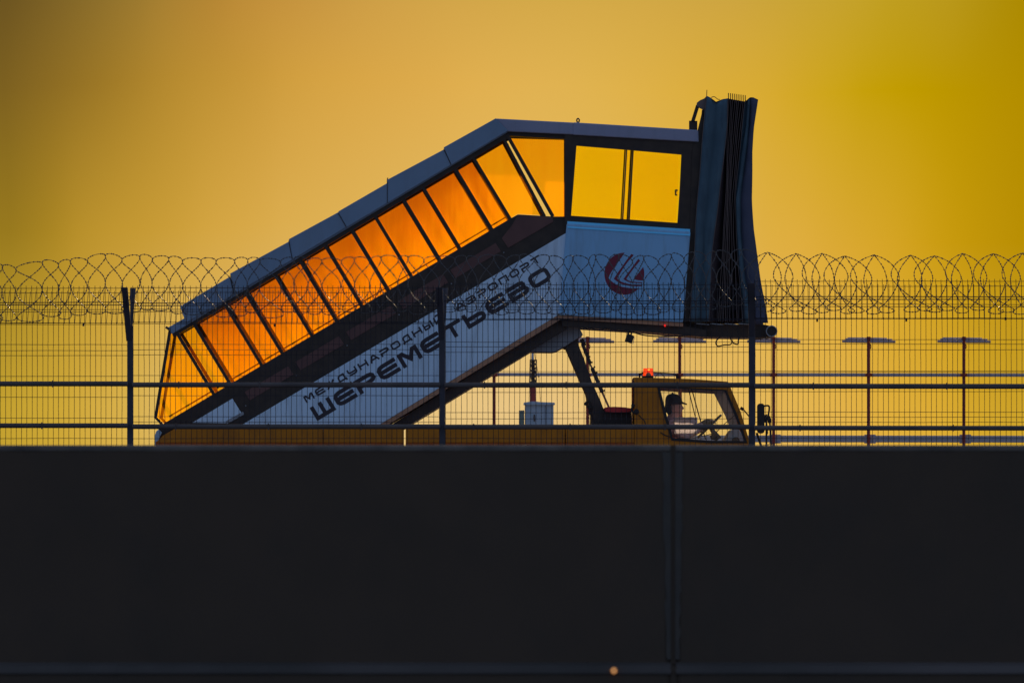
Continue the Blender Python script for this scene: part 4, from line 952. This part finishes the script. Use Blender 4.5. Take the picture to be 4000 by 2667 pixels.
# head: a loft of profile rings seen from the side (facing +x)
prof = [ # row, back x, front x, half width
 (1541, 2616, 2642, .035), (1546, 2606, 2655, .062), (1555, 2601, 2661, .073), (1565, 2600, 2664, .077), (1575, 2600, 2664, .078), (1582, 2600, 2663, .077), (1590, 2602, 2664, .074),
 (1598, 2604, 2662, .070), (1606, 2606, 2661, .064), (1613, 2609, 2660, .056), (1620, 2613, 2657, .046), (1627, 2616, 2648, .038)]
vs = []; n = 18; fs = []
for (y, xb_, xf, hw) in prof:
    a, b_ = D_(xb_, y), D_(xf, y); c = (a + b_) / 2; rx = (b_.x - a.x) / 2
    for k_ in range(n): g = 2*math.pi*k_/n; vs.append(Vector((c.x + rx*math.cos(g), PD + hw*math.sin(g)*(.86 + .14*math.cos(g + math.pi)), c.z)))
for i in range(len(prof) - 1):
    for k_ in range(n): fs.append((i*n + k_, i*n + (k_+1) % n, (i+1)*n + (k_+1) % n, (i+1)*n + k_))
fs += [tuple(range(n)), tuple(range((len(prof)-1)*n, len(prof)*n))[::-1]]
hd.add(vs, fs)
# nose, brow, lips, chin, ears
hd.tube([D_(2660, 1581), D_(2666, 1589), D_(2670, 1595), D_(2664, 1598)], [.007, .010, .013, .009], 8)
hd.ball(D_(2661, 1577), (.014, .045, .010), 10, 6); hd.ball(D_(2660, 1605), (.013, .024, .006), 8, 6); hd.ball(D_(2660, 1609), (.011, .022, .006), 8, 6); hd.ball(D_(2655, 1619), (.018, .026, .016), 8, 6)
for s_ in (-1, 1): hd.ball(D_(2630, 1592, s_*.078), (.020, .010, .032), 10, 8)
# neck and torso
hd.tube([D_(2632, 1612), D_(2624, 1640), D_(2618, 1660)], [.058, .060, .075], 14)
def slab(rows):
    vs = []; fs = []; n = 16
    for (x, y, rx, ry) in rows:
        c = D_(x, y)
        for k_ in range(n): g = 2*math.pi*k_/n; vs.append(c + Vector((rx*math.cos(g), ry*math.sin(g), 0)))
    m_ = len(rows)
    for i in range(m_ - 1):
        for k_ in range(n): fs.append((i*n + k_, i*n + (k_+1) % n, (i+1)*n + (k_+1) % n, (i+1)*n + k_))
    fs += [tuple(range(n)), tuple(range((m_-1)*n, m_*n))[::-1]]; return vs, fs
torso = [(2622, 1641, .06, .08), (2621, 1650, .085, .17), (2619, 1662, .105, .20), (2618, 1680, .115, .195), (2618, 1700, .115, .175), (2620, 1725, .12, .17), (2622, 1750, .13, .18)]
hd.add(*slab(torso))
def hand(mb, wrist, dirv, palmn, curl, flip=1):
    """palm plus five unequal curled fingers"""
    d = dirv.normalized(); nn = palmn.normalized(); s_ = d.cross(nn).normalized() * flip
    rot = Matrix((s_, d, nn)).transposed()
    mb.ball(wrist + d*.05, (.040, .052, .016), 12, 8, rot=rot)
    for i, (o, l) in enumerate(((-.030, .068), (-.010, .078), (.010, .073), (.029, .058))):
        p = wrist + d*.085 + s_*o; pts = [p - d*.02]; a = 0
        for j in range(4):
            pts.append(p.copy()); a += curl; p = p + (d*math.cos(a) + nn*math.sin(a)) * l * (.40, .33, .27, .2)[j]
        mb.tube(pts + [p], [.009, .0092, .0088, .008, .0072, .004], 8)
    p = wrist + d*.03 - s_*.032
    mb.tube([p, p + (-s_*.7 + d*.6)*.035, p + (-s_*.5 + d*.9 + nn*.4)*.055, p + (-s_*.2 + d*1.0 + nn*.9)*.07], [.012, .0115, .010, .006], 8)
for s_ in (-1, 1):
    sh = D_(2620, 1655, s_*.19); el = D_(2668, 1706, s_*.23); wr = D_(2750, 1654 if s_ < 0 else 1668, s_*.14)
    hd.tube([sh, (sh + el)/2 + Vector((0, s_*.01, -.01)), el], [.058, .052, .044], 12); hd.tube([el, (el + wr)/2, wr], [.044, .038, .028], 12)
    d = (D_(2800, 1628 if s_ < 0 else 1650, s_*.13) - wr); hand(hd, wr, d, Vector((.35, 0, -.9)), .55, s_)
    hp = D_(2630, 1748, s_*.10); kn = D_(2755, 1755, s_*.15); an = D_(2800, 1880, s_*.15)
    hd.tube([hp, (hp + kn)/2, kn], [.085, .078, .06], 12); hd.tube([kn, (kn*.6 + an*.4), an], [.06, .056, .04], 12); hd.tube([an + Vector((-.05, 0, -.04)), an + Vector((.06, 0, -.05)), an + Vector((.2, 0, -.06))], [.04, .045, .03], 10)
body = hd.build('body', M['skin'], per, remesh=.0075)
# clothes follow the body
cl = MB(); cl.add(*slab([(x, y, rx + .012, ry + .012) for x, y, rx, ry in torso[:]]))
cl.tube([D_(2627, 1632), D_(2622, 1650)], [.072, .10], 14)
for s_ in (-1, 1):
    sh = D_(2620, 1655, s_*.19); el = D_(2668, 1706, s_*.23); wr = D_(2750, 1654 if s_ < 0 else 1668, s_*.14)
    cl.tube([sh + Vector((-.02, -s_*.02, .0)), (sh + el)/2 + Vector((0, s_*.01, -.01)), el], [.072, .066, .058], 12); cl.tube([el - (wr - el)*.06, (el + wr)/2, wr - (wr - el)*.10], [.058, .050, .040], 12)
cl.build('jacket', M['shirt'], per, remesh=.009)
MB().add(*slab([(2612, 1648, .075, .17), (2610, 1662, .105, .222), (2610, 1680, .12, .218), (2612, 1712, .135, .20)])).build('vest', M['vest'], per, smooth=True)
tr = MB()
for s_ in (-1, 1):
    hp = D_(2622, 1750, s_*.10); kn = D_(2755, 1755, s_*.15); an = D_(2800, 1872, s_*.15)
    tr.tube([hp, (hp + kn)/2, kn], [.10, .092, .075], 12); tr.tube([kn, (kn*.6 + an*.4), an], [.075, .07, .06], 12)
tr.build('trousers', M['trousers'], per, remesh=.012)
for s_ in (-1, 1):
    g = MB(); wr = D_(2750, 1654 if s_ < 0 else 1668, s_*.14); d = (D_(2800, 1628 if s_ < 0 else 1650, s_*.13) - wr)
    g.ball(wr + d.normalized()*.05, (.052, .045, .030), 10, 8); g.tube([wr - d.normalized()*.02, wr + d.normalized()*.03], [.036, .04], 10); g.build('glove', M['glove'], per, smooth=True)
# hair and cap
hr_ = MB().ball(D_(2613, 1588), (.048, .080, .085), 14, 10).ball(D_(2618, 1606), (.040, .066, .05), 12, 8); hr_.build('hair', M['cap'], per, smooth=True)
cp = MB(); vs = []; fs = []; n = 18
cprof = [(1537, 2622, 2634, .02), (1539, 2612, 2644, .05), (1544, 2605, 2653, .072), (1552, 2600.5, 2660, .085), (1562, 2598.5, 2664, .089), (1572, 2598, 2667, .089), (1580, 2599, 2664, .086)]
for (y, xb_, xf, hw) in cprof:
    a, b_ = D_(xb_, y), D_(xf, y); c = (a + b_)/2; rx = (b_.x - a.x)/2
    for k_ in range(n): g = 2*math.pi*k_/n; vs.append(Vector((c.x + rx*math.cos(g), PD + hw*math.sin(g), c.z)))
for i in range(len(cprof) - 1):
    for k_ in range(n): fs.append((i*n + k_, i*n + (k_+1) % n, (i+1)*n + (k_+1) % n, (i+1)*n + k_))
fs += [tuple(range(n)), tuple(range((len(cprof)-1)*n, len(cprof)*n))[::-1]]
cp.add(vs, fs).ball(D_(2627, 1537), .012, 8, 5); cpo = cp.build('cap', M['cap'], per, smooth=True)
b = MB(); up_, dn = [], []
for k_ in range(9):
    a = R(-78 + 156 * k_ / 8); out_x = .068 * math.cos(a); c = D_(2660, 1570); e = c + Vector((out_x, .072*math.sin(a), -.028*math.cos(a))); up_.append(e)
base = [D_(2655, 1566, .078 * math.sin(R(78 - 156*k_/8))) for k_ in range(9)]
poly = up_ + base
b.loft([p_ + Vector((0, 0, .010)) for p_ in poly], [p_ - Vector((0, 0, .006 if i_ < 9 else .026)) for i_, p_ in enumerate(poly)]); b.build('cap_peak', M['cap'], cpo)

# sheet of paper propped by the driver
pp = MB(); vs = []; fs = []; nx, ny = 12, 8
for i in range(nx + 1):
    for j in range(ny + 1):
        p = W(2633 + 91*i/nx, 1629 + 64*j/ny + .8*math.sin(i*1.3), Y0 + .75); p.y += .012*math.sin(i*.9 + j*.6) + (.02 if j == 4 else 0); vs.append(p)
for i in range(nx):
    for j in range(ny): fs.append((i*(ny+1) + j, i*(ny+1) + j + 1, (i+1)*(ny+1) + j + 1, (i+1)*(ny+1) + j))
o = pp.add(vs, fs).build('paper_sheet', M['paper'], None, smooth=True); tag(o, 'creased pale blue paper sheet in the cab in front of the driver', 'paper'); sm = o.modifiers.new('solid', 'SOLIDIFY'); sm.thickness = .002
